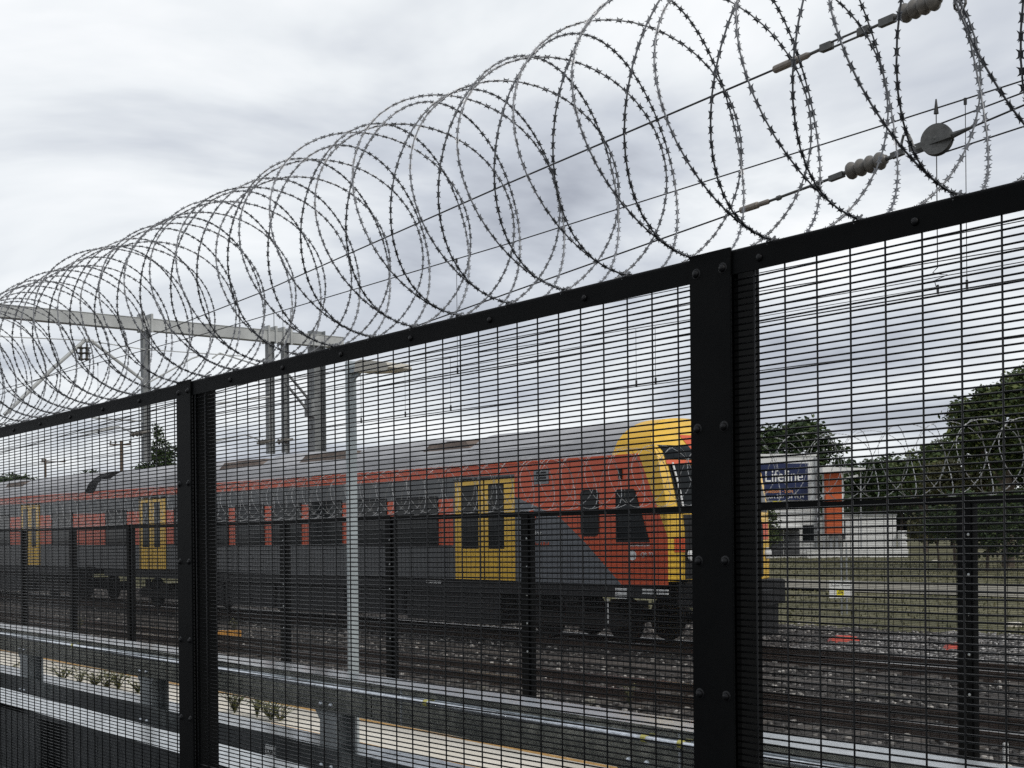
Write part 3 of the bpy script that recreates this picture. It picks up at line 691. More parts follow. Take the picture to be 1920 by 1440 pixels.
# ------------------------------------------------------------------ razor wire coils
def coil(name, label, Yc, zbase, slope, xref, x0, x1, rad, pitch, phase, wire_r, m, nind, seg, step, hand, seed, barb_sc=1.0, bend=.012):
    r_ = random.Random(seed)
    t = thing(name, label, 'razor wire', (xref, Yc, zbase))
    O = Vector((xref, Yc, zbase))
    T0 = math.floor((x0 - xref - phase) / pitch / 2) * 2; T1 = math.ceil((x1 - xref - phase) / pitch)
    jit = [(r_.gauss(0, bend), r_.gauss(0, bend), r_.gauss(0, bend * .6)) for _ in range(int(T1 - T0) + 4)]
    def pos(T):                       # T in turns
        a = 2 * math.pi * T
        i = int(math.floor(T - T0)); fr = T - T0 - i; fr = fr * fr * (3 - 2 * fr)
        j = [jit[i][q] * (1 - fr) + jit[i + 1][q] * fr for q in range(3)]
        x = xref + phase + pitch * (T - .5) + pitch * .5 * math.cos(1.5 * a)
        th = hand * a - math.pi / 2 - .24
        rr = rad + j[0] * .6
        bot = (1 - math.cos(a)) / 2   # jitter fades at the tied bottom
        return Vector((x + j[2] * bot, Yc + rr * math.cos(th) + j[1] * bot, zbase + slope * (x - xref) + rad + .004 + rr * math.sin(th) + (rr - rad)))
    n = int((T1 - T0) * step); pts = [pos(T0 + k / step) for k in range(n + 1)]
    b = MB(); b.tube(pts, wire_r, seg); b.build('wire', m, t, O, smooth=True)
    # barbs: cut steel stars every 26 mm, on a strip tilted 45 degrees
    S = .0075 * barb_sc; q = [(1, 1), (.42, .52), (-.42, .52), (-1, 1), (-.72, 0), (-1, -1), (-.42, -.52), (.42, -.52), (1, -1), (.72, 0)]
    bv = np.array([(a * S, c_ * S, .0004) for a, c_ in q] + [(a * S, c_ * S, -.0004) for a, c_ in q], np.float32)
    b2 = np.array([(a * S * .95, .0004, c_ * S * .80) for a, c_ in q] + [(a * S * .95, -.0004, c_ * S * .80) for a, c_ in q], np.float32)
    f0 = [tuple(range(10))[::1], tuple(range(19, 9, -1))] + [(k, 10 + k, 10 + (k + 1) % 10, (k + 1) % 10) for k in range(10)]
    fc = f0 + [tuple(i + 20 for i in f_) for f_ in f0]
    bv = np.concatenate([bv, b2])
    me = bpy.data.meshes.new('barb'); me.from_pydata([tuple(p) for p in bv], [], fc); me.update(); me.materials.append(M[m])
    P = np.array([tuple(p) for p in pts]); d = np.linalg.norm(np.diff(P, axis=0), axis=1); cum = np.concatenate([[0], np.cumsum(d)])
    fr = []
    L_ = .013
    while L_ < cum[-1]:
        i = int(np.searchsorted(cum, L_)) - 1; u = (L_ - cum[i]) / d[i]; p = Vector(P[i] * (1 - u) + P[i + 1] * u); tan = Vector(P[i + 1] - P[i]).normalized()
        ctr = Vector((p.x, Yc, zbase + slope * (p.x - xref) + rad)); ro = (p - ctr).normalized(); ax = Vector((1, 0, 0))
        lat = (ax + ro * .3); lat = (lat - tan * lat.dot(tan)).normalized()
        tw = r_.gauss(0, .28); nrm = tan.cross(lat); lat = lat * math.cos(tw) + nrm * math.sin(tw); nrm = tan.cross(lat)
        fr.append((p, tan, lat, nrm)); L_ += .026
    dist = lambda q_: (q_[0] - CAM).length
    def infr(p):
        dd = p - CAM; zc = dd.dot(FWD)
        return zc > .3 and abs(dd.dot(RGT) / zc) < .40 and dd.dot(UP) / zc < .42
    near = sorted([k for k in range(len(fr)) if infr(fr[k][0])], key=lambda k: dist(fr[k]))[:nind]; ns = set(near)
    for k in near:
        p, a, c_, n_ = fr[k]; p = p - O
        inst('barb', me, t, Matrix(((a.x, c_.x, n_.x, p.x), (a.y, c_.y, n_.y, p.y), (a.z, c_.z, n_.z, p.z), (0, 0, 0, 1))))
    rest = [fr[k] for k in range(len(fr)) if k not in ns]
    A = np.array([[tuple(a), tuple(c_), tuple(n_)] for p, a, c_, n_ in rest], np.float32); Pp = np.array([tuple(p - O) for p, *_ in rest], np.float32)
    bb = np.concatenate([bv[:10], bv[20:30]])      # distant barbs: single-sided blades
    vv_ = np.einsum('ki,nij->nkj', bb, A) + Pp[:, None]
    tris = np.array([(0, 1, 9), (1, 2, 9), (2, 4, 9), (2, 3, 4), (9, 4, 6), (4, 5, 6), (9, 6, 7), (9, 7, 8)], np.int32); tris = np.concatenate([tris, tris + 10])
    ff_ = (tris[None] + (np.arange(len(rest)) * 20)[:, None, None]).reshape(-1, 3)
    o = link('small_barbs', npmesh('small_barbs', vv_.reshape(-1, 3), ff_, m), t); o['kind'] = 'stuff'
    return t, pos, T0, T1, O
cz = nzr(-2.543) + .05
coil1, pos1, T0, T1, O1 = coil('razor_wire_coil', 'dark coil of razor wire along the top of the foreground fence', NFY + .012, cz, NSL, -2.543, -8.9, .55, 0.276, .1021, 0.0, .0018, 'razor', 300, 6, 44, -1, 11)
for k in range(-30, 16):                 # wire ties holding each pair of loops to the rail
    T = 2 * k
    if T0 < T < T1 - 1:
        p = pos1(T - .0382); b = MB(); b.tube([p + Vector((-.006, 0, .006)), p + Vector((-.004, -.012, -.002)), p + Vector((.004, -.02, -.012)), p + Vector((.010, -.004, .006)), p + Vector((0, .008, .008))], .0022, 5); b.build('tie_clip', 'razor', coil1, O1)
coil2, *_ = coil('razor_wire_coil', 'pale galvanised coil of razor wire along the top of the second fence', F2Y + .01, f2z(-13) + .027, F2S, -13, -40, -3.2, 0.265, .16, .07, .0016, 'razor_bright', 0, 5, 30, -1, 5, .85, .016)

# ------------------------------------------------------------------ steel barrier
bar = thing('steel_barrier', 'galvanised steel barrier of two beams on posts behind the foreground fence', 'barrier', (-6, 3.6, 0))
BO = Vector((-6, 3.6, 0))
bx0, bx1 = -30, 6
seams = [-30, -24.2, -18.4, -12.6, -8.05, -5.65, -3.33, -1.0, 2.4, 6]
for a, c_ in zip(seams, seams[1:]):
    b = MB(); g_ = .004
    # upper beam: folded box with a slightly overhanging top flange
    prof = [(3.592, .735), (3.592, .905), (3.584, .905), (3.584, .917), (3.80, .917), (3.80, .735)]
    b.prism(prof[::-1], 'x', a + g_, c_ - g_); b.build('upper_beam', 'galv', bar, BO)
    b = MB(); prof = [(3.592, .36), (3.592, .54), (3.584, .54), (3.584, .552), (3.80, .552), (3.80, .36)]
    b.prism(prof[::-1], 'x', a + g_, c_ - g_); b.build('lower_beam', 'galv', bar, BO)
for X in [-10.76 - 2.33 * k for k in range(8, 0, -1)] + [-10.76, -8.41, -6.09, -3.76, -1.43, .9, 3.2]:
    b = MB()
    b.box(X - .08, X + .08, 3.604, 3.616, 0.0, .90); b.box(X - .08, X + .08, 3.720, 3.734, -.5, .90); b.box(X - .006, X + .006, 3.616, 3.720, -.5, .90)
    b.prism([(X + .08, .735), (X + .08, .68), (X + .135, .735)], 'y', 3.606, 3.614); b.prism([(X - .135, .735), (X - .08, .68), (X - .08, .735)], 'y', 3.606, 3.614)
    po = b.build('post', 'galv_dull', bar, BO)
    for dx in (-.05, .05):
        for z in (.77, .45): b = MB(); b.dome((X + dx, 3.592, z), (0, -1, 0), .012, .009, 8); b.build('bolt', 'galv_pipe', po, BO)
b = MB(); b.tube([(-30, 3.572, .868), (-14, 3.571, .866), (-7.2, 3.572, .869), (-3.4, 3.571, .867), (6, 3.572, .868)], .0125, 10); cd = b.build('conduit', 'galv_pipe', bar, BO, smooth=True)
for X in [onY(510 * .39 + 600, 1313, 3.57).x] + [onY(x, y, 3.57).x for x, y in ((1208, 1376), (1277, 1388))] + [-9.6, -7.6, -1.5, .4]:
    b = MB(); b.tube([(X - .012, 3.572, .868), (X + .012, 3.572, .868)], .0155, 10); b.build('pipe_saddle', 'yellow_clip', cd, BO)
for X in [onY(1270, 1375, 3.58).x, onY(748, 1305, 3.58).x]:
    b = MB(); b.box(X - .004, X + .004, 3.5885, 3.60, .735, .905); b.build('seam_cover', 'galv_pipe', bar, BO)
p = onY(507, 1409, 3.59); b = MB(); b.box(p.x - .055, p.x + .055, 3.588, 3.591, p.z - .03, p.z + .035); stk = b.build('sticker', 'label_white', bar, BO)
text('sticker_print', 'K208', .034, 'black_print', stk, (p.x - BO.x - .042, 3.5865 - BO.y, p.z - .012), (R(90), 0, 0), extrude=.0005)

# nearer galvanised beam, right behind the foreground fence
nb = thing('steel_beam', 'low galvanised steel beam close behind the foreground fence at lower left', 'beam', (-6, 2.24, 0)); NO = Vector((-6, 2.24, 0))
for a, c_ in ((-30, -17.9), (-17.9, -11.8), (-11.8, -5.72), (-5.72, .4), (.4, 6)):
    b = MB(); prof = [(2.130, .828), (2.130, .850), (2.345, .850), (2.345, .828), (2.245, .820), (2.245, .30), (2.233, .30), (2.233, .820)]
    b.prism(prof[::-1], 'x', a + .003, c_ - .003); b.build('beam', 'galv', nb, NO)
for X in (-23, -20, -17, -14, -11, -8, -5, -2, 1, 4):
    b = MB(); b.box(X - .08, X + .08, 2.15, 2.165, .002, .40); b.box(X - .08, X + .08, 2.315, 2.33, .002, .40); b.box(X - .006, X + .006, 2.165, 2.315, .002, .40); b.build('leg', 'galv_dull', nb, NO)

# ------------------------------------------------------------------ lamp post
LX, LY = -11.33, 7.0
lp = thing('lamp_post', 'galvanised square lamp post with short flat lamp arm behind the barrier', 'lamp post', (LX, LY, -.45))
LO = Vector((LX, LY, -.45))
cb, sb = math.cos(R(-24)), math.sin(R(-24)); hw = .049
rot2 = lambda x, y: (LX + x * cb - y * sb, LY + x * sb + y * cb)
ch = .008; sq = [(-hw + ch, -hw), (hw - ch, -hw), (hw, -hw + ch), (hw, hw - ch), (hw - ch, hw), (-hw + ch, hw), (-hw, hw - ch), (-hw, -hw + ch)]
b = MB(); b.prism([rot2(*q) for q in sq], 'z', -.45, 3.345); pl = b.build('pole', 'pole_grey', lp, LO)
b = MB(); b.prism([rot2(*q) for q in [(-.15, -.15), (.15, -.15), (.15, .15), (-.15, .15)]], 'z', -.449, -.43); b.build('base_plate', 'pole_grey', lp, LO)
b = MB(); b.bar((LX, LY, 3.25), (LX + .45, LY - .03, 3.27), .07, .07); b.prism([(LX + .04, 3.21), (LX + .04, 3.15), (LX + .22, 3.23)], 'y', LY - .01, LY + .01); b.build('arm', 'pole_grey', lp, LO)
b = MB(); prof = [(LX + .32, 3.20), (LX + .88, 3.165), (LX + .92, 3.19), (LX + .88, 3.235), (LX + .44, 3.31), (LX + .34, 3.30)]
b.prism(prof, 'y', LY - .16, LY + .10); hd = b.build('lamp_head', 'lamp_head', lp, LO)
b = MB(); b.add([(LX + .36, LY - .14, 3.194), (LX + .36, LY + .08, 3.194), (LX + .84, LY + .08, 3.164), (LX + .84, LY - .14, 3.164), (LX + .36, LY - .14, 3.205), (LX + .36, LY + .08, 3.205), (LX + .84, LY + .08, 3.175), (LX + .84, LY - .14, 3.175)], [(0, 1, 2, 3), (4, 7, 6, 5), (0, 4, 5, 1), (1, 5, 6, 2), (2, 6, 7, 3), (3, 7, 4, 0)]); b.build('lens', 'lamp_lens', hd, LO)

# ------------------------------------------------------------------ overhead gantry
GX = -35.5
gn = thing('overhead_gantry', 'pale steel portal gantry carrying overhead wires across the tracks', 'gantry', (GX, 20.75, -.55))
GA = Vector((GX, 20.75, -.55))
b = MB(); b.box(GX - .16, GX + .16, 10.2, 21.6, 7.345, 7.66); b.box(GX - .175, GX + .175, 10.2, 21.6, 7.66, 7.675); b.build('beam', 'gantry', gn, GA)
for Yp in (10.35, 20.74):
    b = MB(); b.box(GX - .19, GX + .19, Yp - .20, Yp - .185, -.55, 7.8 if Yp > 15 else 7.3); b.box(GX - .19, GX + .19, Yp + .185, Yp + .20, -.55, 7.8 if Yp > 15 else 7.3); b.box(GX - .01, GX + .01, Yp - .185, Yp + .185, -.55, 7.8 if Yp > 15 else 7.3)
    b.build('mast', 'gantry_dark', gn, GA)
b = MB(); b.prism([(10.5, 7.34), (11.2, 7.34), (10.55, 6.7)], 'x', GX - .12, GX + .12); b.build('knee_plate', 'gantry_dark', gn, GA)
for Yd, zb_, wd in ((15.31, 3.72, .10), (19.16, 4.05, .10), (19.66, 4.10, .085)):
    b = MB(); b.box(GX - .10, GX + .10, Yd - wd, Yd - wd + .014, zb_, 7.34); b.box(GX - .10, GX + .10, Yd + wd - .014, Yd + wd, zb_, 7.34); b.box(GX - .008, GX + .008, Yd - wd + .014, Yd + wd - .014, zb_, 7.34)
    dv = b.build('drop_post', 'gantry_dark', gn, GA)
    b = MB()
    for d_ in (-.12, .12): b.box(GX - .21, GX + .21, Yd + d_ - .03, Yd + d_ + .03, 7.30, 7.80)
    b.build('clamp', 'gantry', dv, GA)
def pipe(name, pts, r_, m='gantry', par=gn, org=GA):
    b = MB(); b.tube(pts, r_, 8); return b.build(name, m, par, org)
gp = lambda x, y, dx=0: onX(x, y, GX + .12 + dx)
pipe('cantilever_tube', [gp(268, 713), gp(172, 640)], .045); pipe('cantilever_tube', [gp(157, 640), gp(100, 690), gp(8, 778)], .05)
pipe('cantilever_tube', [gp(155, 638), gp(175, 640)], .05); pipe('stay_rod', [gp(0, 631), gp(160, 638), gp(268, 655), gp(460, 668)], .014)
for x in (152, 163):
    a, c_ = gp(x, 645), gp(x, 676); b = MB(); b.lathe(a, c_, [(0, .03), (.08, .03), (.1, .14), (.14, .04), (.22, .04), (.24, .15), (.28, .04), (.38, .04), (.4, .12), (.45, .03)], 10); b.build('insulator', 'insulator', gn, GA)
for pa, pb in (((267, 790), (172, 783)), ((267, 818), (222, 800)), ((222, 800), (150, 812)), ((222, 800), (150, 818)), ((500, 832), (482, 823)), ((482, 823), (460, 815)), ((460, 815), (400, 828)),
               ((505, 744), (400, 757)), ((270, 722), (360, 672)), ((360, 672), (372, 668)), ((500, 690), (412, 662)), ((412, 662), (398, 672))):
    pipe('registration_arm', [gp(*pa), gp(*pb)], .022)
for x, y in ((262, 812), (498, 828), (534, 826)):
    b = MB(); q = gp(x, y); b.lathe(q + Vector((0, -.28, -.06)), q + Vector((0, .28, .06)), [(0, .03), (.06, .03), (.08, .09), (.14, .04), (.2, .09), (.26, .04), (.32, .09), (.38, .04), (.56, .03)], 10); b.build('insulator', 'insulator', gn, GA)
for pa, pb in (((542, 704), (588, 760)), ((533, 716), (577, 770))): pipe('brace', [gp(*pa, -.12), gp(*pb, -.12)], .04, 'gantry_dark')
b = MB(); b.box(GX - .2, GX + .2, 20.42, 20.54, 5.2, 5.75); b.build('brace_bracket', 'gantry_dark', gn, GA)
for x in (495, 514, 545):
    q = gp(x, 640); pipe('lightning_rod', [q, q + Vector((0, 0, .95))], .012, 'gantry_dark')

# ------------------------------------------------------------------ overhead wires
def wire(name, label, pts, r_, group=None):
    t = thing(name, label, 'wire', pts[0], 0, group); b = MB(); b.tube(pts, r_, 6); b.build('cable', 'wire_dark', t, pts[0]); return t
def sag(a, b_, d, n=10): return [a.lerp(b_, k / n) - UP * (d * 4 * (k / n) * (1 - k / n)) for k in range(n + 1)]
# near track: contact wires and messenger
zc = lambda s_: 4.16 - .0085 * s_
cwn = wire('contact_wire', 'lowest overhead contact wire above the empty near track', [trk(60, -3.98, 4.0), trk(19.6, -3.98, 4.0), trk(2.9, -3.98, 4.14), trk(-30, -3.98, 4.42)], .008, 'contact wires')
wire('feeder_wire', 'thin wire running just above the near contact wire', [trk(60, -3.95, 4.3), trk(19.6, -3.95, 4.45), trk(-4.8, -3.95, 4.60), trk(-9, -3.95, 4.56), trk(-30, -3.95, 4.5)], .006)
M2 = [trk(60, -3.98, 5.5), trk(19.6, -3.98, 5.62), trk(9.45, -3.98, 5.75), trk(-.13, -3.98, 5.98), trk(-6.45, -3.98, 6.21), trk(-9.5, -3.98, 6.33), trk(-30, -3.98, 7.0)]
msn = wire('messenger_wire', 'messenger wire carrying droppers high above the near track', M2, .0085, 'messenger wires')
def mz(s_):
    ks = [60, 19.6, 9.45, -.13, -6.45, -9.5, -30]; zs = [5.5, 5.62, 5.75, 5.98, 6.21, 6.33, 7.0]
    return float(np.interp(-s_, [-k for k in ks], zs))
def cz_(s_): return float(np.interp(-s_, [-60, -19.6, -2.9, 30], [4.0, 4.0, 4.14, 4.42]))
MO = M2[0]
for s_ in (-7.23, -7.58, 1.2, 6.4, 10.2, 14.6, 17.0, 25, 33):
    b = MB(); a = trk(s_, -3.98, mz(s_)); c_ = trk(s_, -3.98, cz_(s_))
    if s_ == -7.23:
        mid = a.lerp(c_, .86); b.tube([a, mid], .006, 5); b.tube([mid, mid + TD * .06 - UP * .05, mid + TD * -.03 - UP * .08, mid + TD * -.12 - UP * .10, mid + TD * .04 - UP * .14, c_], .006, 5)
        b.tube([a + UP * .10, a - UP * .06], [.008, .028], 8)
    else: b.tube([a, c_], .0045, 5); b.tube([a + UP * .01, a - UP * .06], .018, 8)
    b.tube([c_ + UP * .09, c_ - UP * .01], .014, 6); b.build('dropper', 'wire_dark', msn, MO)
# train track
cwt = wire('contact_wire', 'overhead contact wire just above the train roof', [trk(70, 1.37, 4.25), trk(19.6, 1.37, 4.28), trk(7, 1.37, 4.39), trk(-40, 1.37, 4.6)], .008, 'contact wires')
mt = wire('messenger_wire', 'messenger wire above the train with thin droppers', [trk(70, 1.37, 5.2)] + sag(trk(19.6, 1.3, 5.9), trk(-26, 1.3, 6.2), .55, 14) + [trk(-40, 1.3, 6.0)], .007, 'messenger wires')
QO = trk(70, 1.37, 5.2)
for s_ in (2.0, 2.5, 8.2, 9.9, 11.7, 13.9, 16.5):
    k = (19.6 - s_) / 45.6; zt = 5.9 + .3 * k - .55 * 4 * k * (1 - k); zb_ = float(np.interp(-s_, [-70, -19.6, -7, 40], [4.25, 4.28, 4.39, 4.6]))
    b = MB(); b.tube([trk(s_, 1.37, zt), trk(s_, 1.37, zb_)], .005, 5); b.tube([trk(s_, 1.37, zb_ + .12), trk(s_, 1.37, zb_ - .01)], .02, 6); b.build('dropper', 'wire_dark', mt, QO)
for wv_, zv, lab in ((2.4, 5.35, 'thin return wire behind the train contact wire'), (-3.3, 4.75, 'thin parallel wire crossing behind the mesh at mid height')):
    wire('return_wire', lab, [trk(70, wv_, zv - .1), trk(-30, wv_, zv + .35)], .006)
# strain wire crossing above, with its turnbuckle and insulator
q = lambda x, y: onZ(x, y, 5.65)
w1 = wire('strain_wire', 'topmost strain wire slanting across the sky to the upper right', [q(-200, 823), q(0, 740), q(493, 547), q(950, 345), q(1455, 129)], .0095)
tb = thing('turnbuckle', 'long clamp and twin rod turnbuckle on the topmost strain wire', 'turnbuckle', q(1455, 129)); TO = q(1455, 129)
a, c_ = q(1452, 131), q(1520, 101); b = MB(); d_ = (c_ - a).length
b.lathe(a, c_, [(0, .018), (.01, .034), (d_ * .62, .034), (d_ * .64, .026), (d_ * .9, .028), (d_, .014)], 10); b.build('wedge_clamp', 'fitting_tan', tb, TO)
b = MB(); b.tube([c_, q(1542, 91)], .014, 8); b.build('link', 'fitting', tb, TO)
b = MB(); b.bar(q(1540, 92), q(1560, 84), .05, .06); b.bar(q(1610, 62), q(1630, 54), .05, .06); b.build('yoke', 'fitting', tb, TO)
for dz in (-.024, .024):
    b = MB(); b.tube([q(1548, 89) + UP * dz, q(1628, 55) + UP * dz], .0095, 8); b.build('rod', 'fitting', tb, TO)
b = MB(); b.tube([q(1626, 56), q(1655, 43)], .012, 8); b.build('link', 'fitting', tb, TO)
def insulator_string(name, label, a, c_, n, r_):
    t = thing(name, label, 'insulator', a, 0, 'ceramic strain insulators'); d_ = (c_ - a).length; pr = [(0, .02), (.005, .03)]; st = d_ / n
    b = MB(); b.tube([a - (c_ - a).normalized() * .05, c_ + (c_ - a).normalized() * .05], .02, 8); b.build('core', 'fitting', t, a)
    for k in range(n):
        p0 = a.lerp(c_, k / n); p1 = a.lerp(c_, (k + 1) / n); s_ = (p1 - p0).length
        b = MB(); b.lathe(p0, p1, [(0, r_ * .50), (s_ * .12, r_ * .9), (s_ * .3, r_), (s_ * .5, r_ * .95), (s_ * .72, r_ * .62), (s_, r_ * .48)], 18); b.build('shed', 'insulator', t, a, smooth=True)
    return t
tc_ = thing('clevis', 'dark clevis between turnbuckle and topmost insulator', 'clevis', q(1652, 44))
b = MB(); b.bar(q(1650, 45), q(1678, 33), .045, .06); b.tube([q(1675, 34), q(1694, 26)], .016, 8); b.build('body', 'fitting', tc_, q(1652, 44))
insulator_string('strain_insulator', 'grey ribbed insulator on the topmost wire at the upper edge', q(1692, 27), q(1762, -3), 4, .076)
wire('strain_wire', 'short strain wire continuing right of the topmost insulator', [q(1762, -3), q(2100, -148)], .0095)
b = thing('hook', 'small curled hook hanging near the top right edge', 'hook', q(1800, -2)); hb = MB(); hp = [q(1800, 2) + Vector((math.sin(k * .6) * .05, 0, -.02 + math.cos(k * .6) * .05)) for k in range(9)]; hb.tube([q(1800, -19.5)] + [q(1800, -14)] + hp[::-1], .011, 6); hb.build('ring', 'fitting', b, q(1800, -2))
# second anchoring wire with insulator and tensioning pulley
h = lambda x, y: onY(x, y, 10.2)
w3 = wire('strain_wire', 'lower strain wire rising to the insulator and pulley at right', [h(0, 850), h(540, 697), h(949, 551), h(1299, 427), h(1392, 394)], .0085)
cl = thing('wedge_clamp', 'tan wedge clamp on the lower strain wire left of the insulator', 'clamp', h(1390, 394)); co = h(1390, 394)
a, c_ = h(1388, 395), h(1443, 377); d_ = (c_ - a).length; b = MB(); b.lathe(a, c_, [(0, .014), (.01, .032), (d_ * .6, .034), (d_ * .62, .024), (d_ * .95, .026), (d_, .014)], 10); b.build('body', 'fitting_tan', cl, co)
b = MB(); b.tube([c_, h(1560, 334)], .014, 8); b.lathe(h(1455, 373), h(1466, 369), [(0, .014), (.02, .026), (.05, .026), (.07, .014)], 8); b.lathe(h(1530, 345), h(1543, 340), [(0, .014), (.02, .028), (.05, .028), (.07, .014)], 8); b.build('rod', 'fitting', cl, co)
b = MB(); b.bar(h(1556, 336), h(1582, 326), .05, .05); b.build('clevis', 'fitting', cl, co)
insulator_string('strain_insulator', 'grey ribbed insulator on the lower wire beside the pulley', h(1591, 322), h(1662, 298), 4, .082)
pu = thing('tension_pulley', 'round grey tensioning pulley with yoke above the fence at right', 'pulley', h(1757, 263)); PO = h(1757, 263)
b = MB(); b.tube([h(1662, 298), h(1680, 290)], .018, 8); b.bar(h(1672, 293), h(1694, 284), .05, .05); b.build('clevis', 'fitting', pu, PO)
b = MB(); b.tube([h(1692, 285), h(1690, 270), h(1694, 254), h(1703, 252), h(1708, 262), h(1712, 276), h(1718, 280)], .013, 7); b.build('shackle', 'fitting', pu, PO)
ax = Vector((.25, -1, .1)).normalized(); ctr = h(1757, 262)
b = MB(); b.lathe(ctr - ax * .03, ctr + ax * .03, [(0, .10), (0, .138), (.012, .140), (.02, .118), (.04, .118), (.048, .140), (.06, .138), (.06, .10)], 30); wh = b.build('sheave', 'fitting', pu, PO)
b = MB(); b.lathe(ctr - ax * .022, ctr + ax * .022, [(0, .02), (0, .112), (.044, .112), (.044, .02)], 26); b.build('disc', 'fitting_tan', wh, PO)
b = MB(); b.dome(ctr + ax * .034, ax, .022, .02, 12); b.build('axle', 'fitting', wh, PO)
for sgn in (-1, 1):
    b = MB(); b.bar(h(1708, 283) + ax * .045 * sgn, h(1785, 255) + ax * .045 * sgn, .012, .05); b.build('yoke_plate', 'fitting', pu, PO)
b = MB(); b.tube([h(1783, 255), h(1800, 248), h(1826, 237)], [.03, .022, .012], 8); b.build('link', 'fitting', pu, PO)
wire('strain_wire', 'strain wire leaving the pulley yoke towards the right edge', [h(1826, 237), h(1920, 197), h(2150, 100)], .0085)
wire('pulley_rope', 'upper rope running off the pulley to the right edge', [ctr + Vector((0, 0, .128)) , h(1920, 173), h(2150, 72)], .007, 'ropes of the tensioning pulley')
wire('pulley_rope', 'lower rope running off the pulley to the right edge', [ctr + Vector((.03, 0, -.128)), h(1920, 237), h(2150, 146)], .007, 'ropes of the tensioning pulley')

# ------------------------------------------------------------------ trees and shrubs
def leaves(blobs, n, ls, seed, flat=.55, hollow=.50):
    r_ = np.random.default_rng(seed); vol = np.array([b_[3] * b_[4] * b_[5] for b_ in blobs]) ** .67; cnt = np.maximum(1, (n * vol / vol.sum()).astype(int)); V = []
    for b_, k in zip(blobs, cnt):
        nc = max(6, k // 22)
        d = r_.normal(size=(nc, 3)); d /= np.linalg.norm(d, axis=1)[:, None]; rr = hollow + (1 - hollow) * r_.random(nc) ** .6
        rr *= 1 + .16 * np.sin(d[:, 0] * 5 + seed) * np.cos(d[:, 1] * 4 + d[:, 2] * 3)
        cc = d * rr[:, None] * np.array(b_[3:6]) + np.array(b_[:3])
        idx = r_.integers(0, nc, k); p = cc[idx] + r_.normal(size=(k, 3)) * ls * np.array([1.5, 1.5, 1.0])
        a = r_.normal(size=(k, 3)); a[:, 2] *= flat; a /= np.linalg.norm(a, axis=1)[:, None]; u = r_.normal(size=(k, 3)); u -= a * (u * a).sum(1)[:, None]; u /= np.linalg.norm(u, axis=1)[:, None]
        L = ls * r_.uniform(.6, 1.4, k)[:, None]; W = L * r_.uniform(.35, .6, k)[:, None]
        V.append(np.stack([p - a * L, p + u * W, p + a * L, p - u * W], 1))
    V = np.concatenate(V).reshape(-1, 3); return V, np.arange(len(V)).reshape(-1, 4)
def tree(name, label, base, h, blobs, n, ls, m, seed, cat='tree', group=None, tr=.18, org=None):
    base = Vector(base); t = thing(name, label, cat, base, 0, group)
    r_ = random.Random(seed)
    b = MB(); top = Vector((r_.uniform(-.2, .2), r_.uniform(-.2, .2), h * .62)); pts = [Vector((0, 0, -.1)), Vector((r_.uniform(-.1, .1), r_.uniform(-.1, .1), h * .25)), top]
    b.tube(pts, [tr, tr * .8, tr * .4], 8)
    for bl in blobs[:6]:
        c_ = Vector(bl[:3]); st = pts[1].lerp(top, r_.uniform(.1, .8)); b.tube([st, st.lerp(c_, .55) + Vector((0, 0, -.1 * h * .3)), c_], [tr * .45, tr * .3, tr * .1], 6)
    b.build('trunk', 'bark', t)
    V, F_ = leaves(blobs, int(n * 1.6), ls * .82, seed); o = link('crown', npmesh('crown', V, F_, m), t)
    return t
def pxblobs(base, t, lst, dep=1.0):
    # lst: (px, py, rx_px, ry_px) crown lobes measured at distance t -> local blobs around base
    out_ = []; r_ = random.Random(len(lst) * 7 + int(t))
    for x, y, rx, ry in lst:
        dt = r_.uniform(-.5, .5) * rx * t / FPX * dep; p = atd(x, y, t + dt) - Vector(base); s_ = t / FPX
        out_.append((p.x, p.y, p.z, rx * s_, rx * s_, ry * s_))
    return out_
def ground_at(x, t):
    p = atd(x, 1000, t); return Vector((p.x, p.y, gz(p.y)))
def ptree(name, label, x, t, lst, n, ls, m, seed, **kw):
    bs = ground_at(x, t); bl = pxblobs(bs, t, lst); hh = max(b_[2] + b_[5] for b_ in bl); return tree(name, label, bs, hh, bl, n, ls, m, seed, **kw)
TG = 'trees beyond the railway'
ptree('broad_tree', 'broad dark tree behind the white shop with the blue sign', 1480, 100, [(1480, 850, 75, 58), (1430, 855, 60, 45), (1540, 875, 45, 50), (1500, 815, 40, 28), (1370, 850, 60, 48), (1300, 840, 50, 50), (1555, 915, 30, 40), (1250, 860, 50, 45)], 9000, .24, 'leaf_dark', 21, group=TG, tr=.35)
ptree('tall_tree', 'tallest green tree at the right edge of the view', 1890, 62, [(1890, 790, 70, 60), (1940, 740, 70, 50), (1830, 800, 40, 45), (1810, 775, 34, 28), (1870, 745, 40, 28), (1915, 715, 30, 22), (1860, 850, 55, 45), (1800, 830, 30, 26), (1960, 820, 70, 80), (1920, 870, 60, 50)], 15000, .15, 'leaf_mid', 22, group=TG, tr=.3)
ptree('small_tree', 'low rounded tree between the orange sign and the tall tree', 1640, 108, [(1620, 895, 45, 32), (1665, 880, 40, 30), (1590, 905, 35, 30), (1640, 925, 60, 35)], 4200, .22, 'leaf_dark', 23, group=TG)
ptree('small_tree', 'loose mid green tree left of the tallest tree', 1735, 96, [(1735, 870, 38, 32), (1765, 850, 30, 26), (1710, 890, 30, 28), (1760, 895, 38, 34), (1690, 885, 26, 30)], 4200, .2, 'leaf_mid', 24, group=TG)
ptree('small_tree', 'dark bushy tree filling the gap behind the second fence rail', 1690, 120, [(1690, 930, 80, 34), (1610, 940, 60, 30), (1770, 925, 70, 40), (1850, 930, 80, 40)], 5200, .26, 'leaf_dark', 25, group=TG)
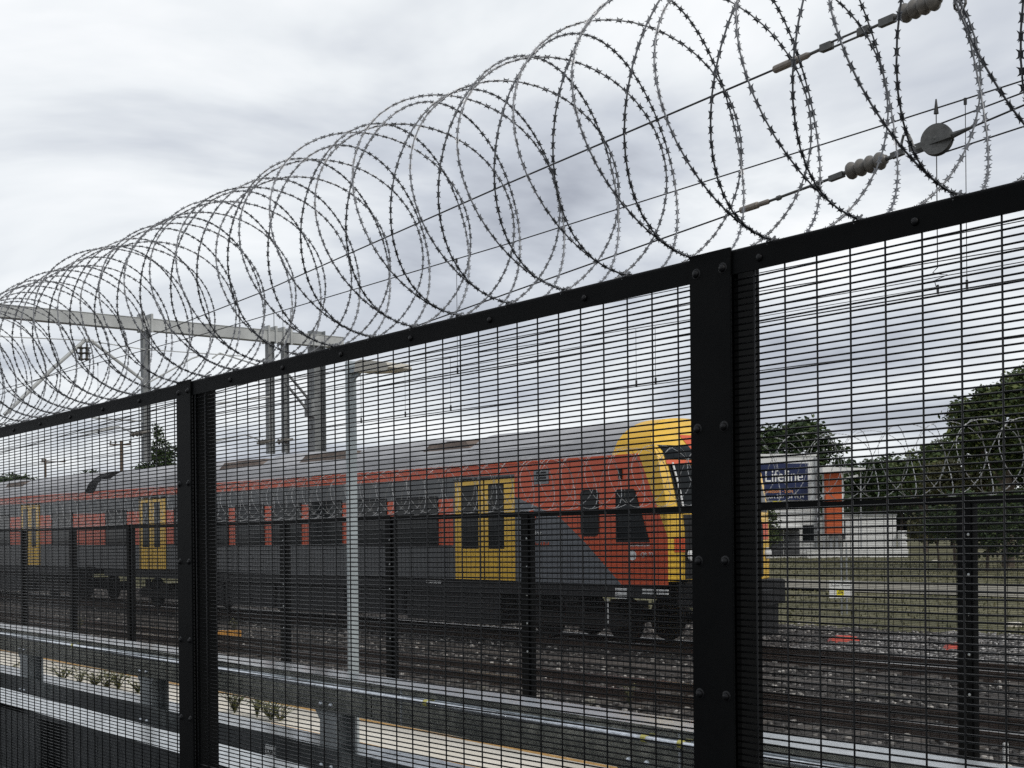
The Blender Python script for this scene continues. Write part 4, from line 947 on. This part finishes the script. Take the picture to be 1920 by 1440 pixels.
ptree('olive_shrub', 'olive coloured shrub in front of the dark trees at right', 1790, 66, [(1790, 885, 45, 26), (1830, 890, 35, 30), (1760, 900, 35, 26), (1810, 915, 60, 26)], 4200, .12, 'leaf_olive', 26, cat='shrub', group='shrubs at the edge of the verge', tr=.08)
ptree('dark_shrub', 'large dark shrub mass behind the far fence post at right', 1850, 58, [(1800, 960, 55, 40), (1870, 965, 60, 45), (1930, 960, 50, 50), (1755, 985, 30, 26), (1900, 1015, 70, 30), (1835, 1000, 50, 30)], 6500, .11, 'leaf_dark', 27, cat='shrub', group='shrubs at the edge of the verge', tr=.08)
ptree('leafy_shrub', 'pale speckled shrub under the rail left of the far fence post', 1760, 62, [(1765, 975, 32, 26), (1730, 990, 28, 24), (1790, 965, 20, 18)], 2200, .11, 'leaf_olive', 28, cat='shrub', group='shrubs at the edge of the verge', tr=.06)
ptree('leafy_shrub', 'small green shrub at the foot of the white shop wall', 1436, 80, [(1436, 975, 22, 22), (1440, 1000, 20, 24), (1425, 1000, 22, 22)], 1500, .12, 'leaf_mid', 29, cat='shrub', group='shrubs at the edge of the verge', tr=.06)
for j, (x, t_, lab) in enumerate(((1600, 128, 'dark hedge tree behind the low white building'), (1690, 124, 'dark hedge tree right of the low white building'), (1785, 118, 'dark hedge tree behind the far fence post'), (1885, 112, 'dark hedge tree under the tallest tree'))):
    ptree('hedge_tree', lab, x, t_, [(x, 965, 62, 42), (x - 30, 985, 40, 26), (x + 32, 985, 40, 26)], 4200, .26, 'leaf_dark', 60 + j, group='hedge trees on the skyline')
# far left, behind the train
ptree('pine_tree', 'layered dark tree rising behind the train beside the gantry drop post', 300, 120, [(300, 868, 28, 18), (315, 845, 20, 12), (288, 850, 16, 10), (300, 825, 12, 10), (320, 880, 22, 16), (272, 880, 18, 12), (292, 805, 7, 9)], 2600, .16, 'leaf_dark', 30, group='trees behind the train')
ptree('rounded_tree', 'low rounded tree above the train roof at far left', 30, 150, [(20, 905, 28, 16), (48, 906, 22, 12), (0, 910, 24, 16), (62, 912, 14, 8)], 1800, .22, 'leaf_dark', 31, group='trees behind the train')
ptree('rounded_tree', 'tiny distant tree above the train roof left of the gangway', 160, 170, [(165, 893, 14, 6), (150, 897, 12, 6), (174, 884, 4, 8)], 700, .2, 'leaf_dark', 32, group='trees behind the train')
# weeds on the concrete path
def weed(x, y, hgt, seed, label, n=7, spread=.16):
    p = onZ(x, y, -.45); t = thing('weed', label, 'weed', p, 0, 'weeds on the path and trackside'); r_ = random.Random(seed); st = MB(); lf = MB()
    for k in range(n):
        a = r_.uniform(0, 6.28); ln = hgt * r_.uniform(.6, 1.1); d_ = spread * r_.uniform(.3, 1.2); e_ = Vector((math.cos(a) * d_, math.sin(a) * d_, ln)); m_ = Vector((e_.x * .35, e_.y * .35, ln * .6)); st.tube([Vector((0, 0, 0)), m_, e_], [.005, .004, .002], 4)
        for j in range(12):
            f_ = r_.uniform(.1, 1); c_ = m_ * (f_ / .6) if f_ < .6 else m_.lerp(e_, (f_ - .6) / .4); b_ = r_.uniform(0, 6.28); L = r_.uniform(.02, .06); dd = Vector((math.cos(b_), math.sin(b_), r_.uniform(-.1, .7))) * L; sd_ = Vector((-math.sin(b_), math.cos(b_), 0)) * L * .28
            lf.add([c_, c_ + dd * .5 + sd_, c_ + dd, c_ + dd * .5 - sd_], [(0, 1, 2, 3)])
    st.build('stems', 'leaf_weed', t); lf.build('leaves', 'leaf_weed', t)
wl = [(150, 1283, .34, 'bushy weed left of the leftmost gap centre in the barrier'), (118, 1275, .26, 'small weed near the left end of the left barrier gap'), (178, 1287, .30, 'weed beside the bushy weed in the left barrier gap'), (200, 1290, .28, 'weed right of centre in the left barrier gap'), (222, 1293, .25, 'low weed right of the others in the left barrier gap'),
      (258, 1300, .22, 'last small weed before the second barrier post'), (440, 1337, .36, 'tall weed just right of the left fence post'), (482, 1345, .34, 'weed in the middle of the second barrier gap'), (508, 1350, .32, 'dense weed in the second barrier gap'), (526, 1352, .30, 'rightmost weed in the second barrier gap'), (10, 1262, .2, 'weed in the barrier gap at the left edge')]
for i, (x, y, hgt, lab) in enumerate(wl): weed(x, y, hgt * (.7 + .5 * ((i * 37) % 10) / 10), 40 + i, lab, 14 + (i * 5) % 11, .20 + .16 * ((i * 13) % 7) / 7)

# ------------------------------------------------------------------ shop and other background buildings
SD = 83.0; SROT = math.atan2(RGT.y, RGT.x); k_ = SD / FPX
so = ground_at(1480, SD)
ux = lambda x: (x - 1480) * k_
uz = lambda y: CAMZ + (1000 - y - .009 * 520) * k_ - so.z
def facade(name, label, cat, group=None): return thing(name, label, cat, so, SROT, group)
sh = facade('shop_building', 'white shop building with a blue sign beyond the railway', 'building')
b = MB(); b.box(ux(1390), ux(1531), 0, 9, 0, uz(855)); b.build('wall', 'wall_white', sh)
b = MB(); b.box(ux(1389), ux(1532), -.08, 9.1, uz(855), uz(851)); b.build('parapet', 'wall_white', sh)
b = MB(); b.box(ux(1389), ux(1500), -.9, 0, uz(991), uz(988)); b.build('awning', 'wall_white', sh)
for x0, x1, mm in ((1438, 1468, 'dark_grey'), (1470, 1499, 'dark_grey')):
    b = MB(); b.box(ux(x0), ux(x1), -.03, .05, uz(1042), uz(993)); d_ = b.build('roller_door', mm, sh)
    b = MB()
    for j in range(7): b.box(ux(x0), ux(x1), -.045, -.03, uz(1040 - j * 7), uz(1039 - j * 7))
    b.build('door_slats', 'wall_grey', d_)
b = MB(); b.box(ux(1398), ux(1515), -.10, -.005, uz(938), uz(869)); sg = b.build('sign_board', 'sign_blue', sh)
text('sign_text', 'Lifeline', 32 * k_ , 'white_paint', sg, (ux(1433.5), -.108, uz(903)), (R(90), 0, 0), sx=.80, extrude=.006, offset=.0)
text('sign_text', 'Collections - Store', 9.6 * k_, 'orange_text', sg, (ux(1431), -.108, uz(924)), (R(90), 0, 0), sx=.76, extrude=.006)
text('sign_text', 'Support 24/7 - 13 11 14', 9.6 * k_, 'white_paint', sg, (ux(1427), -.108, uz(934)), (R(90), 0, 0), sx=.86, extrude=.006)
b = MB(); b.box(ux(1484), ux(1509), -.106, -.1, uz(916), uz(914.5)); b.build('sign_stripe', 'orange_text', sg)
b = MB(); b.box(ux(1449), ux(1469), -.06, 0, uz(943.5), uz(939.5)); b.build('sign_strip', 'sign_yellow', sh)
b = MB(); b.box(ux(1488), ux(1515), -.06, 0, uz(943.5), uz(939.5)); b.build('sign_strip', 'orange_text', sh)
for x in (1534, 1530):
    b = MB(); b.box(ux(x) - .07, ux(x) + .07, -.16, -.002, 0, uz(858)); b.build('downpipe', 'wall_grey', sh) if x == 1530 else None
for z in (906, 962):
    b = MB(); b.box(ux(1390), ux(1531), -.012, -.002, uz(z) - .02, uz(z) + .02) if z > 940 else b.box(ux(1516), ux(1531), -.012, -.002, uz(z) - .02, uz(z) + .02); b.build('wall_joint', 'wall_grey', sh)
b = MB(); b.box(ux(1505), ux(1526), -.03, -.002, uz(1018), uz(985)); wi = b.build('window', 'glass_dark', sh)
b = MB(); b.box(ux(1503.5), ux(1527.5), -.06, -.031, uz(1020), uz(1018)); b.build('sill', 'wall_white', wi)
py = facade('pylon_sign', 'tall orange upright sign with a white edge beside the shop', 'sign')
b = MB(); b.box(ux(1544), ux(1574), -.7, -.25, uz(1003), uz(886)); b.build('panel', 'orange_sign', py)
b = MB(); b.box(ux(1574) + .002, ux(1577), -.7, -.25, uz(1003), uz(886)); b.build('edge_strip', 'white_paint', py)
b = MB(); b.box(ux(1552), ux(1557), -.5, -.4, 0, uz(1003)); b.box(ux(1563), ux(1568), -.5, -.4, 0, uz(1003)); b.build('leg', 'wall_grey', py)
cn = facade('canopy', 'thin white canopy roof between the shop and the orange sign', 'canopy')
b = MB(); b.add([(ux(1533), -1.5, uz(888)), (ux(1612), -1.5, uz(884)), (ux(1612), 4, uz(884)), (ux(1533), 4, uz(888)), (ux(1533), -1.5, uz(878)), (ux(1612), -1.5, uz(881)), (ux(1612), 4, uz(881)), (ux(1533), 4, uz(878))], [(0, 3, 2, 1), (4, 5, 6, 7), (0, 1, 5, 4), (1, 2, 6, 5), (2, 3, 7, 6), (3, 0, 4, 7)]); b.build('roof', 'wall_white', cn)
b = MB(); b.bar((ux(1574), -1.2, uz(901)), (ux(1600), -1.2, uz(894)), .12, .14); b.build('brace', 'wall_white', cn)
b = MB()
b.box(ux(1536), ux(1539), -1.0, -.9, 0, uz(887)); b.box(ux(1606), ux(1608), -1, -.9, 0, uz(884)); b.build('leg', 'wall_grey', cn)
lw = facade('low_building', 'low white flat roofed building right of the orange sign', 'building')
b = MB(); b.box(ux(1584), ux(1684), .4, 7, 0, uz(968)); b.build('wall', 'wall_white', lw)
b = MB(); b.box(ux(1583), ux(1685), .3, 7.1, uz(968), uz(965.5)); b.build('roof', 'wall_grey', lw)
b = MB(); b.box(ux(1583), ux(1588), .34, .4, uz(1012), uz(975)); b.build('downpipe', 'dark_grey', lw)
b = MB(); b.box(ux(1505), ux(1692), -1.2, -.95, 0, uz(1033)); b.box(ux(1505), ux(1692), -1.23, -.92, uz(1033), uz(1031)); ww = tag(b.build('low_wall', 'wall_white', None), 'long low white wall in front of the low building', 'wall'); ww.location = so; ww.rotation_euler = (0, 0, SROT)
b = MB(); b.bbox(ux(1688), ux(1701), 0, .6, 0, uz(997), .03); b.box(ux(1690), ux(1699), -.02, 0, uz(1020), uz(1003)); ww = tag(b.build('utility_box', 'white_paint', None), 'small white utility box right of the low building', 'box'); ww.location = so; ww.rotation_euler = (0, 0, SROT)
# warning sign on twin posts in the grass
wp = onZ(1576, 1152, -.5); wp.z = gz(wp.y)
ws_ = thing('warning_sign', 'white warning sign with yellow triangle panel on twin posts in the grass', 'sign', wp, SROT)
dpt = (wp - CAM).dot(FWD); kk = dpt / FPX; sx_ = lambda x: (x - 1576) * kk; sz_ = lambda y: CAMZ + (1000 - y - .009 * 615) * kk - wp.z
b = MB(); b.box(sx_(1555), sx_(1597), -.03, -.02, sz_(1121), sz_(1088)); pn = b.build('panel', 'white_paint', ws_)
b = MB(); b.box(sx_(1568.5), sx_(1582), -.034, -.0305, sz_(1119), sz_(1104)); b.build('yellow_panel', 'sign_yellow', pn)
b = MB(); cx0, cz0 = sx_(1575.2), sz_(1109.5); r1, r2 = 5.2 * kk, 3.0 * kk
def tri_(r_): return [(cx0 + r_ * math.cos(R(a)), cz0 + r_ * math.sin(R(a))) for a in (90, 210, 330)]
o3, i3 = tri_(r1), tri_(r2); b.add([(p[0], -.0355, p[1]) for p in o3 + i3], [(0, 1, 4, 3), (1, 2, 5, 4), (2, 0, 3, 5)]); b.box(cx0 - .004, cx0 + .004, -.036, -.0345, cz0 - r2 * .3, cz0 + r2 * .6); b.build('triangle', 'black_print', pn)
text('sign_text', 'Boundary Fence', 5.2 * kk, 'black_print', pn, (sx_(1576), -.0325, sz_(1093.5)), (R(90), 0, 0), 'CENTER', .001)
text('sign_text', 'Do Not Trespass', 5.2 * kk, 'black_print', pn, (sx_(1576), -.0325, sz_(1099)), (R(90), 0, 0), 'CENTER', .001)
for x in (1578, 1588):
    b = MB(); b.tube([(sx_(x), 0, -.05), (sx_(x), 0, sz_(1018))], .022, 8); b.build('post', 'galv_dull', ws_)
# red covers on the ballast, marker posts
for x, y, L, lab in ((1582, 1201, .62, 'red box cover on the ballast below the warning sign'), (1790, 1216, .40, 'red box cover on the ballast left of the far fence post')):
    p = onZ(x, y, -.53); t = thing('red_cover', lab, 'cover', p, SROT, 'red covers on the ballast')
    b = MB(); b.box(-L / 2, L / 2, -.12, .14, -.03, .075, top=(.07, .04)); b.build('body', 'red_cover', t)
    b = MB(); b.box(-L * .25, L * .25, -.09, .10, .075, .10, top=(.02, .02)); b.build('lid', 'red_cover', t)
for x, y, lab in ((1900, 1172, 'pale concrete block in the grass at the right edge'), (1754, 1069, 'small pale block lying in the grass')):
    p = onZ(x, y, -.48); p.z = gz(p.y); b = MB(); b.bbox(-.16, .16, -.09, .09, 0, .10, .01); o = tag(b.build('concrete_block', 'concrete_pale', None), lab, 'block'); o.location = p; o.rotation_euler = (0, 0, SROT)
p = onZ(428, 1199, -.52); t = thing('marker_board', 'low orange marker board beside the near rail by the left fence post', 'marker', p, SROT + .1)
b = MB(); b.bbox(-.27, .27, -.02, .02, .06, .19, .004); b.build('board', 'marker_orange', t); b = MB(); b.box(-.2, -.16, -.015, .015, -.05, .06); b.box(.16, .2, -.015, .015, -.05, .06); b.build('foot', 'timber', t)
p = onZ(1886, 1438, -.52); t = thing('marker_post', 'short white marker post at the lower right behind the far fence', 'marker', p, SROT)
b = MB(); b.bbox(-.022, .022, -.02, .02, -.05, .22, .004); b.build('post', 'label_white', t); b = MB(); b.bbox(-.06, .05, -.05, .05, -.06, .02, .01); b.build('foot', 'concrete_pale', t)
for i, (x, y, L, lab) in enumerate(((1450, 1337, .30, 'pale flat stone by the near rail just right of the right fence post'), (1494, 1341, .26, 'second pale flat stone by the near rail right of the post'), (1600, 1297, .24, 'pale broken slab between the tracks left of the pair'), (1662, 1304, .30, 'pale broken slab between the tracks near the far fence post'), (1745, 1290, .18, 'small pale slab left of the far fence post'), (1030, 1306, .16, 'small tan slab beside the barrier flange in the middle panel'), (1105, 1316, .22, 'tan slab beside the near rail in the middle panel'), (905, 1290, .14, 'little tan slab left of the far fence post in the middle panel'))):
    p = onZ(x, y, -.53); r_ = random.Random(90 + i); b = MB(); n = 7; pr = [(L * .5 * math.cos(6.283 * k / n) * r_.uniform(.75, 1.15), L * .28 * math.sin(6.283 * k / n) * r_.uniform(.7, 1.2)) for k in range(n)]
    b.prism(pr, 'z', -.03, .025); o = tag(b.build('flat_stone', 'gravel_pale', None), lab, 'stone', 'pale stones beside the rails'); o.location = p; o.rotation_euler = (r_.uniform(-.1, .1), r_.uniform(-.1, .1), TROT + r_.uniform(-.3, .3))
for i, (x, y, lab) in enumerate(((440, 1184, 'dry weed behind the orange marker board'), (150, 1178, 'dry weed at the foot of the far fence at left'), (1395, 1350, 'dry weed beside the right fence post'), (1180, 1322, 'dry weed beside the near rail in the middle panel'))): weed(x, y, .26, 70 + i, lab, 12, .14)
# utility poles behind the train
for x, yt, t_, ar, lab in ((229, 826, 120, (207, 247, 834), 'timber power pole with cross arm above the train at left'), (86, 860, 150, (78, 124, 866), 'smaller timber power pole with one sided arm at far left')):
    bs = ground_at(x, t_); pz = atd(x, yt, t_).z - bs.z; t = thing('power_pole', lab, 'power pole', bs, SROT, 'timber power poles'); s_ = t_ / FPX
    b = MB(); b.tube([(0, 0, -.1), (0, 0, pz)], [.17, .13], 10); b.build('pole', 'timber', t)
    za = atd(ar[0], ar[2], t_).z - bs.z; b = MB(); b.box((ar[0] - x) * s_, (ar[1] - x) * s_, -.06, .06, za - .06, za + .06); cr = b.build('cross_arm', 'timber', t)
    for xx in (ar[0] + 2, ar[1] - 2, (ar[0] + x) / 2):
        b = MB(); b.lathe(((xx - x) * s_, 0, za + .06), ((xx - x) * s_, 0, za + 1), [(0, .03), (.06, .04), (.1, .10), (.16, .05), (.22, .11), (.3, .04)], 8); b.build('insulator', 'insulator', cr)
